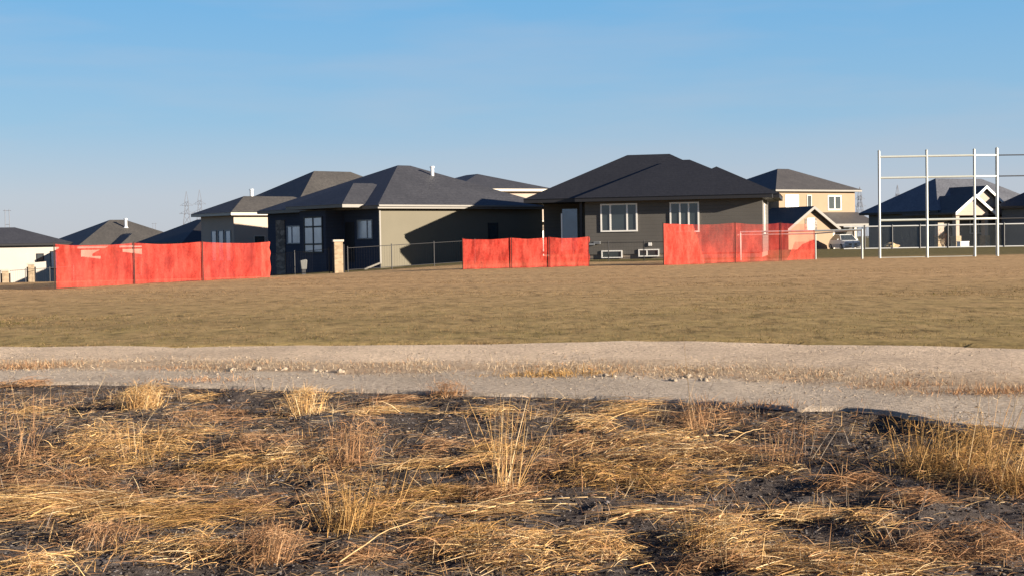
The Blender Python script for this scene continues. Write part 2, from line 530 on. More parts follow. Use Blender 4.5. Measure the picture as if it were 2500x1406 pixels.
# ------------------------------------------------------------------ grass
def ribbons(P, D, L, W, droop, cols, segs=3, tip=0.25):
    n = len(P)
    D = D / np.linalg.norm(D, axis=1, keepdims=True)
    rnd = RNG.normal(size=(n, 3))
    side = np.cross(D, rnd)
    side /= np.linalg.norm(side, axis=1, keepdims=True) + 1e-9
    V = np.zeros((n, segs + 1, 2, 3), np.float32)
    for k in range(segs + 1):
        s = k / segs
        c = P + D * (L * s)[:, None]
        c[:, 2] -= droop * L * s * s
        w = (W * (1 - (1 - tip) * s) * 0.5)[:, None]
        V[:, k, 0] = c - side * w
        V[:, k, 1] = c + side * w
    b = np.arange(n)[:, None] * (segs + 1) * 2
    Fc = np.concatenate([np.stack([b[:, 0] + 2 * k, b[:, 0] + 2 * k + 1, b[:, 0] + 2 * k + 3, b[:, 0] + 2 * k + 2], -1) for k in range(segs)])
    C = np.repeat(cols, (segs + 1) * 2, axis=0)
    return V.reshape(-1, 3), Fc, C
class Blades:
    def __init__(s): s.V, s.F, s.C, s.n = [], [], [], 0
    def add(s, V, Fc, C):
        s.V.append(V); s.F.append(Fc + s.n); s.C.append(C); s.n += len(V)
    def build(s, name):
        return np_mesh(name, np.concatenate(s.V), np.concatenate(s.F), M['blade'], np.concatenate(s.C))
GOLD = np.array([[0.60, 0.37, 0.145], [0.68, 0.46, 0.21], [0.49, 0.29, 0.115], [0.40, 0.235, 0.105], [0.72, 0.54, 0.31]])
RUST = np.array([[0.36, 0.195, 0.095], [0.42, 0.24, 0.12], [0.28, 0.155, 0.085], [0.45, 0.29, 0.16]])
GREY = np.array([[0.22, 0.17, 0.13], [0.34, 0.28, 0.22], [0.16, 0.12, 0.10]])
OLIV = np.array([[0.48, 0.275, 0.095], [0.36, 0.205, 0.075], [0.56, 0.36, 0.15], [0.30, 0.195, 0.08]])
def pick(pal, n):
    c = pal[RNG.integers(0, len(pal), n)]
    return np.clip(c * RNG.uniform(0.65, 1.2, (n, 1)), 0, 0.8)
def soil_at(px, py):
    z = -0.25
    for _ in range(6):
        p = gp(px, py, z)
        z = float(soil_z(np.array([p.x]), np.array([p.y]))[0])
    p = gp(px, py, z)
    return p

# straw mats: (centre px, centre py, half width px, half depth px, palette, blades, mound height, mean yaw, tangle)
MATS = [
    (350, 975, 75, 26, GOLD, 420, 0.07, 0.3, 1.2), (470, 978, 60, 12, GOLD, 260, 0.03, 0.1, 0.6), (60, 955, 90, 14, RUST, 420, 0.05, 0, 1.0),
    (70, 1010, 90, 14, GOLD, 300, 0.03, 0, 0.6), (520, 1020, 120, 20, RUST, 500, 0.03, 0, 0.9), (760, 985, 70, 20, GOLD, 330, 0.06, 0.3, 1.1),
    (950, 1008, 100, 9, GOLD, 420, 0.03, 0.1, 0.4), (960, 985, 50, 8, RUST, 160, 0.03, 0.1, 0.7), (1090, 955, 50, 10, RUST, 260, 0.07, 0.1, 1.2),
    (1220, 1010, 90, 13, GOLD, 380, 0.04, -0.1, 0.5), (1530, 1010, 100, 9, GOLD, 460, 0.03, 0.05, 0.4), (1450, 1045, 60, 18, GOLD, 300, 0.04, 0.3, 0.7),
    (240, 1095, 120, 45, GOLD, 1100, 0.13, 0.5, 1.3), (340, 1130, 150, 40, OLIV, 1100, 0.09, -0.2, 1.0), (440, 1075, 120, 22, GOLD, 520, 0.06, -0.15, 0.5),
    (110, 1120, 120, 35, RUST, 500, 0.05, 0.2, 1.2), (720, 1140, 90, 28, GOLD, 560, 0.07, 0.1, 0.9), (640, 1090, 100, 30, RUST, 500, 0.05, 0.1, 1.2), (560, 1145, 130, 25, OLIV, 700, 0.05, 0, 0.7),
    (860, 1080, 60, 60, RUST, 500, 0.06, 0.3, 1.4), (1080, 1140, 130, 14, GOLD, 520, 0.03, 0.02, 0.3), (1100, 1095, 110, 15, RUST, 420, 0.04, 0.1, 0.6),
    (1560, 1085, 230, 28, GOLD, 1300, 0.06, 0.1, 0.8), (1650, 1130, 200, 28, GOLD, 1200, 0.08, -0.1, 0.8), (1450, 1090, 130, 25, RUST, 500, 0.05, 0.2, 1.1), (1480, 1180, 150, 28, OLIV, 900, 0.08, 0.1, 1.0),
    (1640, 1190, 130, 18, OLIV, 650, 0.06, 0, 0.6), (1300, 1160, 120, 25, RUST, 500, 0.05, 0.1, 0.9), (1720, 1030, 110, 18, RUST, 420, 0.04, 0.1, 1.0),
    (100, 1230, 220, 22, GOLD, 1300, 0.07, -0.12, 0.25), (240, 1250, 260, 20, GOLD, 1100, 0.05, -0.05, 0.3), (480, 1265, 200, 22, OLIV, 1000, 0.05, 0.05, 0.4), (620, 1240, 160, 18, RUST, 560, 0.04, 0.1, 0.7),
    (420, 1190, 160, 25, RUST, 650, 0.04, 0.1, 1.0), (220, 1180, 120, 25, RUST, 400, 0.05, 0.1, 1.2), (60, 1175, 100, 24, RUST, 400, 0.04, 0, 1.0),
    (930, 1270, 110, 32, OLIV, 750, 0.08, 0.4, 1.1), (1050, 1215, 170, 20, OLIV, 750, 0.03, -0.1, 0.5), (1230, 1210, 90, 20, RUST, 500, 0.05, 0, 0.9), (1180, 1255, 160, 12, GOLD, 360, 0.03, 0.15, 0.3),
    (460, 1365, 130, 28, GOLD, 750, 0.10, 0.1, 1.0), (90, 1395, 110, 26, GOLD, 560, 0.07, 0.0, 1.0), (640, 1340, 100, 35, RUST, 520, 0.08, 0.5, 1.3), (240, 1310, 100, 22, RUST, 300, 0.04, 0.4, 1.2),
    (1300, 1360, 200, 38, GOLD, 1500, 0.10, 0.0, 0.9), (1480, 1340, 130, 30, GOLD, 800, 0.08, 0.2, 1.1), (1150, 1310, 150, 20, OLIV, 600, 0.05, 0.1, 0.6), (1050, 1340, 90, 18, RUST, 260, 0.03, 0.2, 1.0),
    (1790, 1330, 110, 45, GOLD, 1000, 0.13, 0.3, 1.0), (1900, 1370, 150, 25, GOLD, 800, 0.06, -0.05, 0.5), (1760, 1390, 120, 20, RUST, 500, 0.05, 0.1, 1.0), (2120, 1280, 60, 20, GOLD, 380, 0.06, -0.2, 0.8), (1950, 1265, 80, 9, GOLD, 240, 0.02, 0.2, 0.4),
    (2080, 1185, 70, 16, RUST, 380, 0.04, 0.1, 0.9), (1900, 1165, 70, 10, GOLD, 230, 0.03, -0.2, 0.5), (2240, 1220, 60, 14, RUST, 280, 0.03, 0.1, 0.8), (2100, 1028, 40, 6, GOLD, 150, 0.03, 0, 0.7), (2090, 1000, 50, 4, RUST, 120, 0.02, 0, 0.7),
    (2330, 1140, 130, 36, OLIV, 900, 0.08, 0.2, 1.3), (2430, 1100, 90, 30, OLIV, 600, 0.08, 0.2, 1.2), (2450, 1190, 80, 26, RUST, 480, 0.06, 0.3, 1.1), (2080, 1395, 220, 22, GOLD, 1100, 0.07, 0.08, 0.5), (2300, 1350, 160, 35, RUST, 700, 0.07, 0.2, 1.3), (2440, 1350, 100, 45, RUST, 560, 0.07, 0.2, 1.3),
    (1800, 1105, 120, 20, RUST, 420, 0.04, 0.1, 0.9), (1950, 1060, 80, 14, RUST, 240, 0.05, 0.3, 1.3), (840, 1165, 70, 30, RUST, 320, 0.04, 0.2, 1.2), (1240, 1110, 130, 20, OLIV, 500, 0.04, 0, 0.9), (1620, 1250, 120, 10, GOLD, 160, 0.02, 0.05, 0.2), (880, 1370, 90, 20, RUST, 260, 0.04, 0.2, 1.0),
]
# the same straw goes on to either side of the picture
for k_ in range(22):
    side_ = -1 if k_ % 2 else 1
    MATS.append((1250 + side_ * random.uniform(1400, 2100), random.uniform(990, 1380), random.uniform(90, 200), random.uniform(15, 35), (GOLD, OLIV, RUST)[k_ % 3], 500, 0.06, random.uniform(-0.3, 0.3), random.uniform(0.4, 1.2)))
straw = Blades()
for (cx, cy, rx, ry, pal, n, mh, yaw, tg) in MATS:
    n = int(n * 1.45)
    c = soil_at(cx, cy)
    e = soil_at(cx + rx, cy)
    f_ = soil_at(cx, cy - ry)
    b_ = soil_at(cx, min(cy + ry, 1420))
    wx = abs(e.x - c.x); wy = max(0.12, (f_ - b_).length / 2)
    g = RNG.normal(size=(n, 2)) * 0.55
    x = c.x + g[:, 0] * wx
    y = c.y + g[:, 1] * wy
    hh = mh * np.exp(-(g ** 2).sum(1) * 0.8) * RNG.uniform(0, 1, n)
    z = soil_z(x, y) + 0.006 + hh
    flow = yaw + 0.9 * nz2(x, y, 2.2, 7.0)
    ya = flow + RNG.normal(size=n) * (0.38 + tg * 0.75) + np.where(RNG.random(n) < 0.5, math.pi, 0)
    el = np.abs(RNG.normal(size=n)) * (0.14 + 0.32 * tg)
    D = np.stack([np.cos(ya) * np.cos(el), np.sin(ya) * np.cos(el), np.sin(el)], -1)
    L = RNG.uniform(0.04, 0.2, n) * (1.5 if tg < 0.5 else 0.9) * np.where(RNG.random(n) < 0.06, 2.0, 1)
    W = RNG.uniform(0.0016, 0.0045, n)
    hole_ = nz2(x, y, 4.5, 51.0) + RNG.normal(size=n) * 0.15
    keep_ = (hole_ > -0.10) & (y < ylip(x) - 0.06)
    P = np.stack([x, y, z], -1) - D * (L * 0.4)[:, None] * np.array([1, 1, 0])
    cc_ = np.where(RNG.random((n, 1)) < 0.25, pick(RUST, n), pick(pal, n))
    dr_ = np.clip(el * 1.1, 0.02, 0.9) * RNG.uniform(0.3, 1.2, n)
    straw.add(*ribbons(P[keep_], D[keep_], L[keep_], W[keep_], dr_[keep_], cc_[keep_]))
tag(straw.build('straw'), 'golden and rust coloured dry straw lying matted over the dark soil', 'straw', kind='stuff')

# short stubble and litter everywhere on the soil
stub = Blades()
n = 39000
y = 4.9 + (RNG.random(n) ** 0.8) * 7.8
x = RNG.uniform(-1, 1, n) * (y * 0.42 + 2.0)
k = (y < ylip(x) - 0.03) & (nz2(x, y, 1.2, 15.0) + RNG.normal(size=n) * 0.16 > 0.04)
x, y = x[k], y[k]; n = len(x)
el = np.where(RNG.random(n) < 0.5, np.abs(RNG.normal(size=n)) * 0.15, RNG.uniform(0.4, 1.5, n))
ya = RNG.uniform(0, 2 * math.pi, n)
D = np.stack([np.cos(ya) * np.cos(el), np.sin(ya) * np.cos(el), np.sin(el)], -1)
cc = np.where(RNG.random((n, 1)) < 0.45, pick(RUST, n), np.where(RNG.random((n, 1)) < 0.5, pick(GREY, n), pick(GOLD, n)))
stub.add(*ribbons(np.stack([x, y, soil_z(x, y) + 0.003], -1), D, RNG.uniform(0.03, 0.14, n), RNG.uniform(0.0018, 0.004, n), RNG.uniform(0, 0.3, n), cc, segs=2))
tag(stub.build('stubble'), 'short rusty and grey stubble and litter scattered across the dark soil', 'stubble', kind='stuff')

# broken straw litter and thin single stalks
lit = Blades()
n = 60000
y = 4.9 + (RNG.random(n) ** 0.8) * 7.8
x = RNG.uniform(-1, 1, n) * (y * 0.42 + 2.0)
k = (y < ylip(x) - 0.06) & (nz2(x, y, 1.6, 61.0) + RNG.normal(size=n) * 0.2 > 0.0)
x, y = x[k], y[k]; n = len(x)
el = np.abs(RNG.normal(size=n)) * 0.22
ya = RNG.normal(size=n) * 0.8 + np.where(RNG.random(n) < 0.5, math.pi, 0)
D = np.stack([np.cos(ya) * np.cos(el), np.sin(ya) * np.cos(el), np.sin(el)], -1)
cc = np.where(RNG.random((n, 1)) < 0.7, pick(np.array([[0.46, 0.31, 0.15], [0.36, 0.235, 0.12], [0.52, 0.39, 0.23], [0.27, 0.19, 0.12]]), n), pick(RUST, n))
lit.add(*ribbons(np.stack([x, y, soil_z(x, y) + RNG.uniform(0.002, 0.02, n)], -1), D, RNG.uniform(0.03, 0.15, n), RNG.uniform(0.0014, 0.0035, n), RNG.uniform(0.05, 0.5, n), cc, segs=2))
tag(lit.build('straw_litter'), 'broken bits of tan straw strewn over the dark soil', 'straw', kind='stuff')
stk = Blades()
n = 900
y = 5.4 + (RNG.random(n) ** 0.7) * 6.8
x = RNG.uniform(-1, 1, n) * (y * 0.38 + 0.2)
k = (y < ylip(x) - 0.1) & (nz2(x, y, 0.8, 71.0) + RNG.normal(size=n) * 0.15 > -0.02)
x, y = x[k], y[k]; n = len(x)
D = np.stack([RNG.normal(size=n) * 0.3 + 0.05, RNG.normal(size=n) * 0.25, np.ones(n)], -1)
cc = np.where(RNG.random((n, 1)) < 0.5, pick(np.array([[0.50, 0.36, 0.2], [0.42, 0.3, 0.18]]), n), np.where(RNG.random((n, 1)) < 0.6, pick(RUST, n), pick(GREY, n)))
stk.add(*ribbons(np.stack([x, y, soil_z(x, y) - 0.01], -1), D, RNG.uniform(0.06, 0.26, n), RNG.uniform(0.0018, 0.0034, n), RNG.uniform(-0.05, 0.25, n), cc, segs=3))
tag(stk.build('thin_stalks'), 'thin single dry stalks standing here and there on the dark soil', 'stalks', kind='stuff')

# standing clumps: each one a thing
CLUMPS = [  # base px, base py, height px, stems, spread m, lean x, palette, label
    (1235, 1195, 265, 46, 0.10, 0.02, GOLD, 'tallest thick clump of upright pale stems, at the middle of the foreground'),
    (800, 1255, 320, 5, 0.05, -0.22, GOLD, 'few long thin stems leaning left, rising to the gravel left of the middle clump'),
    (935, 1235, 215, 16, 0.16, 0.30, GOLD, 'loose clump of stems leaning right, just left of the tall middle clump'),
    (850, 1290, 170, 70, 0.14, 0.05, OLIV, 'bushy olive clump with a dark hollow at its left base'),
    (1690, 1040, 275, 3, 0.04, -0.03, GOLD, 'very thin pale stems reaching up past the gravel track into the field'),
    (1705, 1050, 95, 36, 0.10, -0.10, RUST, 'short rusty clump at the edge of the cut bank below the thin pale stems'),
    (2290, 1145, 160, 130, 0.26, 0.12, OLIV, 'wide bushy yellow clump on the right side of the dark soil'),
    (2430, 1180, 240, 36, 0.22, 0.20, GOLD, 'sparse tall stems crossing the gravel at the right edge of the picture'),
    (2480, 1200, 120, 90, 0.14, 0.02, OLIV, 'dense yellow brown clump cut by the right edge of the picture'),
    (350, 995, 70, 160, 0.13, 0.05, GOLD, 'fluffy golden tuft standing by the gravel edge on the left'),
    (745, 1010, 80, 90, 0.13, -0.02, GOLD, 'golden tuft at the gravel edge behind the long thin stems'),
    (60, 1130, 200, 22, 0.14, 0.14, RUST, 'reddish stems leaning right at the left edge of the picture'),
    (330, 1130, 120, 34, 0.16, 0.02, GOLD, 'scruffy stems standing out of the big straw mound on the left'),
    (860, 1130, 110, 60, 0.14, 0.06, RUST, 'fine reddish weed clump between the dark hollow and the gravel'),
    (1320, 1130, 190, 10, 0.10, 0.25, GREY, 'thin grey stems leaning right, just right of the tall middle clump'),
    (1090, 965, 40, 80, 0.14, 0.05, RUST, 'low rusty weed tuft on the lip of the gravel track'),
    (1910, 1130, 110, 26, 0.14, 0.15, RUST, 'wispy reddish stems on the bare dark soil right of centre'),
    (1720, 1330, 110, 60, 0.12, 0.12, OLIV, 'short olive clump at the left end of the bottom straw heap'),
    (2230, 1330, 120, 8, 0.12, -0.05, GREY, 'few bare grey twigs on the dark soil at lower right'),
    (660, 1370, 120, 50, 0.12, 0.25, RUST, 'curled brown leafy clump at the bottom left of the olive bush'),
    (250, 1330, 90, 30, 0.14, 0.30, RUST, 'ragged brown clump at the lower left on bare dark soil'),
    (1960, 1120, 130, 8, 0.10, 0.12, GREY, 'lone dead twiggy weed standing beside the wispy reddish stems'),
]
for (bx, by, hp, ns, sp, lean, pal, lab) in CLUMPS:
    c = soil_at(bx, by)
    s = F / c.y
    H = hp / s
    b = Blades()
    ns2 = int(ns * 1.3)
    ox, oy = RNG.normal(size=ns2) * sp * 0.45, RNG.normal(size=ns2) * sp * 0.5
    x, y = c.x + ox, c.y + oy
    y = np.minimum(y, ylip(x) - 0.02)
    dx = lean + ox / max(sp, .05) * 0.22 + RNG.normal(size=ns2) * 0.16
    dy = RNG.normal(size=ns2) * 0.18
    D = np.stack([dx, dy, np.ones(ns2)], -1)
    L = H * RNG.uniform(0.3, 1.02, ns2) * np.sqrt(1 + dx * dx)
    kt = max(2, ns2 // 4) if ns < 60 else 3
    L[:kt] = H * RNG.uniform(0.82, 1.04, kt)
    b.add(*ribbons(np.stack([x, y, soil_z(x, y) - 0.01], -1), D, L, RNG.uniform(0.0022, 0.0052, ns2) * (0.6 if ns == 3 else 1.0 if c.y < 9 else 1.2), RNG.uniform(0.0, 0.14, ns2) + (0.12 if ns > 60 else 0), pick(pal, ns2), segs=4, tip=0.35))
    if pal is RUST or ns > 60:
        m = ns * 5
        hh = RNG.uniform(0.05, 0.8, m) * H
        ang = RNG.uniform(0, 2 * math.pi, m); e2 = RNG.uniform(-0.2, 1.2, m)
        D = np.stack([np.cos(ang) * np.cos(e2), np.sin(ang) * np.cos(e2), np.sin(e2)], -1)
        x, y = c.x + RNG.normal(size=m) * sp * 0.55 + lean * hh, c.y + RNG.normal(size=m) * sp * 0.5
        y = np.minimum(y, ylip(x) - 0.02)
        b.add(*ribbons(np.stack([x, y, soil_z(x, y) + hh], -1), D, RNG.uniform(0.03, 0.1, m), RNG.uniform(0.0012, 0.003, m), RNG.uniform(-0.2, 0.9, m), pick(pal, m)))
    # leafy skirt round the foot
    nl = int(ns * 1.5) + 12
    a = RNG.uniform(0, 2 * math.pi, nl)
    el = RNG.uniform(0.25, 1.2, nl)
    D = np.stack([np.cos(a) * np.cos(el), np.sin(a) * np.cos(el), np.sin(el)], -1)
    x, y = c.x + RNG.normal(size=nl) * sp * 0.6, c.y + RNG.normal(size=nl) * sp * 0.6
    y = np.minimum(y, ylip(x) - 0.02)
    b.add(*ribbons(np.stack([x, y, soil_z(x, y) - 0.005], -1), D, H * RNG.uniform(0.12, 0.5, nl) if hp < 150 else RNG.uniform(0.06, 0.2, nl), RNG.uniform(0.003, 0.006, nl), RNG.uniform(0.2, 0.7, nl), pick(pal, nl)))
    tag(b.build('grass_clump'), lab, 'grass', 'dry grass clumps standing in the foreground')

# long single lying stems
LOGS = [((830, 1400), (1060, 1285), 'long pale stem lying across the bottom, rising to the right left of centre'),
        ((1120, 1280), (1480, 1240), 'long thin stem lying from the middle clump towards the right'),
        ((1480, 1300), (1700, 1270), 'pale curved stem lying on dark soil right of centre'),
        ((1660, 1092), (1850, 1098), 'pale stem lying level on the soil below the cut bank'),
        ((1780, 1105), (1860, 1072), 'short pale stem propped up at an angle below the cut bank')]
for (a, b_, lab) in LOGS:
    p, q = soil_at(*a), soil_at(*b_)
    mb = MB()
    N = 8
    pts = []
    for k in range(N + 1):
        u = k / N
        w = p.lerp(q, u)
        pts.append(Vector((w.x, w.y, max(p.z + (q.z - p.z) * u, float(soil_z([w.x], [w.y])[0])) + 0.05 + 0.03 * math.sin(u * 3.1))))
    for k in range(N): mb.tube(pts[k], pts[k + 1], 0.0030 - 0.0016 * k / N, 6)
    o = mb.build('fallen_stem', plain('straw_stem', (0.44, 0.30, 0.14), 0.6), smooth=True)
    tag(o, lab, 'stem', 'fallen stems on the soil')

# verge grass on the track's middle strip, tufts at its far edge, and turf blades on the field
verge = Blades()
n = 32000
x = RNG.uniform(-6.5, 6.5, n); v = np.clip(RNG.normal(0.42, 0.09, n) , 0.0, 0.99)
k = (nz2(x, v * 4, 0.9, 21.0) + RNG.normal(size=n) * 0.3 > -0.02)
x, v = x[k], v[k]; n = len(x)
y = ylip(x) + (yfar(x) - ylip(x)) * v
el = RNG.uniform(0.2, 1.4, n); ya = RNG.uniform(0, 2 * math.pi, n)
D = np.stack([np.cos(ya) * np.cos(el), np.sin(ya) * np.cos(el), np.sin(el)], -1)
cc = np.where(RNG.random((n, 1)) < 0.2, pick(RUST, n), pick(np.array([[0.42, 0.32, 0.21], [0.34, 0.25, 0.16], [0.5, 0.4, 0.27]]), n))
verge.add(*ribbons(np.stack([x, y, track_z(v, x, y)], -1), D, RNG.uniform(0.015, 0.065, n), RNG.uniform(0.0025, 0.006, n), RNG.uniform(0, 0.4, n), cc, segs=2))
for (px, py, m, H, pal) in [(1365, 912, 420, 0.10, OLIV), (2440, 955, 500, 0.10, RUST), (1290, 915, 160, 0.06, OLIV), (2220, 940, 260, 0.08, RUST), (450, 898, 260, 0.07, RUST), (60, 895, 400, 0.10, RUST), (490, 925, 260, 0.06, RUST), (1830, 985, 160, 0.07, RUST)]:
    c = gp(px, py, -0.03)
    x, y = c.x + RNG.normal(size=m) * 0.25, c.y + RNG.normal(size=m) * 0.12
    el = RNG.uniform(0.3, 1.5, m); ya = RNG.uniform(0, 2 * math.pi, m)
    D = np.stack([np.cos(ya) * np.cos(el), np.sin(ya) * np.cos(el), np.sin(el)], -1)
    verge.add(*ribbons(np.stack([x, y, np.full(m, -0.04)], -1), D, RNG.uniform(0.3, 1, m) * H, RNG.uniform(0.003, 0.007, m), RNG.uniform(0, 0.4, m), pick(pal, m), segs=2))
tag(verge.build('verge_grass'), 'short tan and rusty grass growing along the strip between the wheel tracks', 'grass', kind='stuff')

turf = Blades()
n = 230000
y = 14.5 * (46 / 14.5) ** (RNG.random(n) ** 1.1)
x = RNG.uniform(-1, 1, n) * (y * 0.38 + 1)
k = (y > yfar(x) + 0.02) & (nz2(x * 1.8, y * 0.9, 1.1, 33.0) * 0.8 + RNG.normal(size=n) * 0.3 > 0.02)
x, y = x[k], y[k]; n = len(x)
el = RNG.uniform(0.15, 1.3, n); ya = RNG.uniform(0, 2 * math.pi, n)
D = np.stack([np.cos(ya) * np.cos(el), np.sin(ya) * np.cos(el), np.sin(el)], -1)
gn = sm((nz2(x * 1.6, y * 0.8, 0.9, 41.0) + 0.25) * 1.8) * np.clip((38 - y) / 20, 0.05, 1)
tc = np.where(RNG.random((n, 1)) < gn[:, None] * 0.8, pick(np.array([[0.13, 0.105, 0.035], [0.09, 0.08, 0.026], [0.17, 0.135, 0.05]]), n), pick(np.array([[0.21, 0.14, 0.07], [0.18, 0.12, 0.058], [0.25, 0.17, 0.088]]), n))
turf.add(*ribbons(np.stack([x, y, zg(x, y) - 0.012], -1), D, RNG.uniform(0.02, 0.05, n), RNG.uniform(0.004, 0.009, n) * (0.6 + y / 40), RNG.uniform(0, 0.4, n), tc, segs=1))
tag(turf.build('field_grass'), 'short dormant brown and olive grass covering the flat field', 'grass', kind='stuff')

# pale stones along the track
def rock(name, loc, r, mat, seed, flat=0.7, sub=2):
    bm = bmesh.new()
    bmesh.ops.create_icosphere(bm, subdivisions=sub, radius=1)
    for v in bm.verts:
        d = 1 + 0.35 * mnoise.noise(v.co * 1.6 + Vector((seed, 0, 0)))
        v.co = Vector((v.co.x * d, v.co.y * d * 0.8, v.co.z * d * flat)) * r
    me = bpy.data.meshes.new(name)
    bm.to_mesh(me); bm.free()
    me.materials.append(mat)
    o = bpy.data.objects.new(name, me)
    COL.objects.link(o)
    o.location = loc
    o.rotation_euler = (0, 0, seed)
    return o
mstone = stucco('limestone', (0.33, 0.27, 0.20), 0.35, 6.0)
for i in range(16):
    px = random.uniform(530, 835)
    p = gp(px, 901 + 4 * (px - 530) / 300 + random.uniform(-3, 2), -0.03)
    tag(rock('stone', (p.x, p.y, -0.035), random.uniform(0.018, 0.045), mstone, i * 1.7), 'pale stone in the row along the track edge left of centre', 'stone', 'pale stones left of centre')
for i in range(14):
    px = random.uniform(1440, 1740)
    p = gp(px, 922 + random.uniform(-8, 5), -0.03)
    tag(rock('stone', (p.x, p.y, -0.035), random.uniform(0.012, 0.032), mstone, 40 + i * 1.3), 'pale stone in the scatter beside the track right of centre', 'stone', 'pale stones right of centre')
# loose pebbles and clods (uncountable)
def lumps(name, x, y, z, r, pal, flat=0.6):
    n = len(x)
    base = np.array([[1, 0, 0], [0.3, 0.95, 0], [-0.8, 0.6, 0], [-0.8, -0.6, 0], [0.3, -0.95, 0], [0.15, 0.1, 1.0], [0, 0, -0.6]])
    a = RNG.uniform(0, 6.28, n)
    V = base[None] * RNG.uniform(0.6, 1.3, (n, 7, 1)) * r[:, None, None]
    V[..., 2] *= flat
    ca, sa = np.cos(a)[:, None], np.sin(a)[:, None]
    V = np.stack([V[..., 0] * ca - V[..., 1] * sa, V[..., 0] * sa + V[..., 1] * ca, V[..., 2]], -1) + np.stack([x, y, z], -1)[:, None]
    tri = np.array([[k, (k + 1) % 5, 5] for k in range(5)] + [[(k + 1) % 5, k, 6] for k in range(5)])
    Fc = (np.arange(n)[:, None, None] * 7 + tri[None]).reshape(-1, 3)
    return np_mesh(name, V.reshape(-1, 3), Fc, M['blade'], np.repeat(pick(pal, n), 7, axis=0), smooth=True)
n = 4200
x = RNG.uniform(-6, 6, n); v = RNG.random(n) * 0.98 + 0.01
y = ylip(x) + (yfar(x) - ylip(x)) * v
tag(lumps('pebbles', x, y, track_z(v, x, y) + 0.004, RNG.uniform(0.004, 0.011, n) * np.where(RNG.random(n) < 0.05, 1.7, 1), np.array([[0.42, 0.34, 0.25], [0.34, 0.28, 0.21], [0.48, 0.39, 0.28], [0.25, 0.21, 0.17]])), 'loose pale pebbles strewn over the gravel track', 'gravel', kind='stuff')
n = 68000
y = 4.9 + RNG.random(n) * 7.5
x = RNG.uniform(-1, 1, n) * (y * 0.42 + 2.0)
k = y < ylip(x) - 0.05
x, y = x[k], y[k]; n = len(x)
tag(lumps('soil_clods', x, y, soil_z(x, y), RNG.uniform(0.003, 0.013, n) * np.where(RNG.random(n) < 0.04, 1.8, 1), np.array([[0.06, 0.05, 0.046], [0.10, 0.088, 0.082], [0.05, 0.043, 0.04], [0.17, 0.155, 0.15], [0.12, 0.09, 0.065]])), 'small dark crumbs of soil and ash grey clods', 'soil', kind='stuff')

# ------------------------------------------------------------------ houses
def window(root, face, plane, a0, a1, z0, z1, splits=(), bars=(), fr='white', gl='glass', fw=0.07, name='window', proud=0.05):
    """face 'front' (plane y, looking -y) or 'left' (plane x, looking -x) or 'right' (+x)"""
    f, p = MB(), MB()
    def bx(m, u0, u1, w0, w1, d):
        if face == 'front': m.box(u0, u1, plane - d, plane + 0.02, w0, w1)
        elif face == 'left': m.box(plane - d, plane + 0.02, u0, u1, w0, w1)
        else: m.box(plane - 0.02, plane + d, u0, u1, w0, w1)
    bx(f, a0 - fw, a1 + fw, z1, z1 + fw, proud); bx(f, a0 - fw, a1 + fw, z0 - fw, z0, proud)
    bx(f, a0 - fw, a0, z0, z1, proud); bx(f, a1, a1 + fw, z0, z1, proud)
    for s_ in splits:
        c = a0 + (a1 - a0) * s_
        bx(f, c - fw * 0.55, c + fw * 0.55, z0, z1, proud - 0.006)
    for s_ in bars:
        c = z0 + (z1 - z0) * s_
        bx(f, a0, a1, c - fw * 0.55, c + fw * 0.55, proud - 0.012)
    fo = f.build(name, M[fr], root)
    bx(p, a0 - 0.01, a1 + 0.01, z0 - 0.01, z1 + 0.01, 0.015)
    p.build('pane', M[gl], fo)
    return fo
def hiproof(root, rects, z, pitch, roof, fascia, over=0.5, ft=0.2):
    """rects: list of (x0,x1,y0,y1[,pitch[,dz]]) wall rectangles; one roof part with its fascia"""
    rb, fb = MB(), MB()
    for i, r in enumerate(rects):
        x0, x1, y0, y1 = r[:4]
        pt = r[4] if len(r) > 4 else pitch
        zz = z + (r[5] if len(r) > 5 else 0) + 0.007 * i
        fb.box(x0 - over, x1 + over, y0 - over, y1 + over, zz, zz + ft)
        rb.hip(x0 - over - 0.04, x1 + over + 0.04, y0 - over - 0.04, y1 + over + 0.04, zz + ft - 0.01, pt)
        # ridge and eave caps
    ro = rb.build('roof', M[roof], root)
    fb.build('fascia', M[fascia], ro)
    return ro
def vent_pipe(root, x, y, z0, h, r, name='vent_pipe'):
    mb = MB()
    mb.tube((x, y, z0), (x, y, z0 + h), r, 12)
    mb.tube((x, y, z0 + h * 0.9), (x, y, z0 + h), r * 1.35, 12)
    mb.tube((x, y, z0), (x, y, z0 + 0.14), r * 1.9, 12, r * 1.1)
    return mb.build(name, M['vent'], root)
def walls(root, rects, h, mat, z0=-1.2, name='wall'):
    mb = MB()
    for i, (x0, x1, y0, y1) in enumerate(rects):
        mb.box(x0, x1, y0, y1, z0, h - 0.004 * i)
    return mb.build(name, M[mat], root)

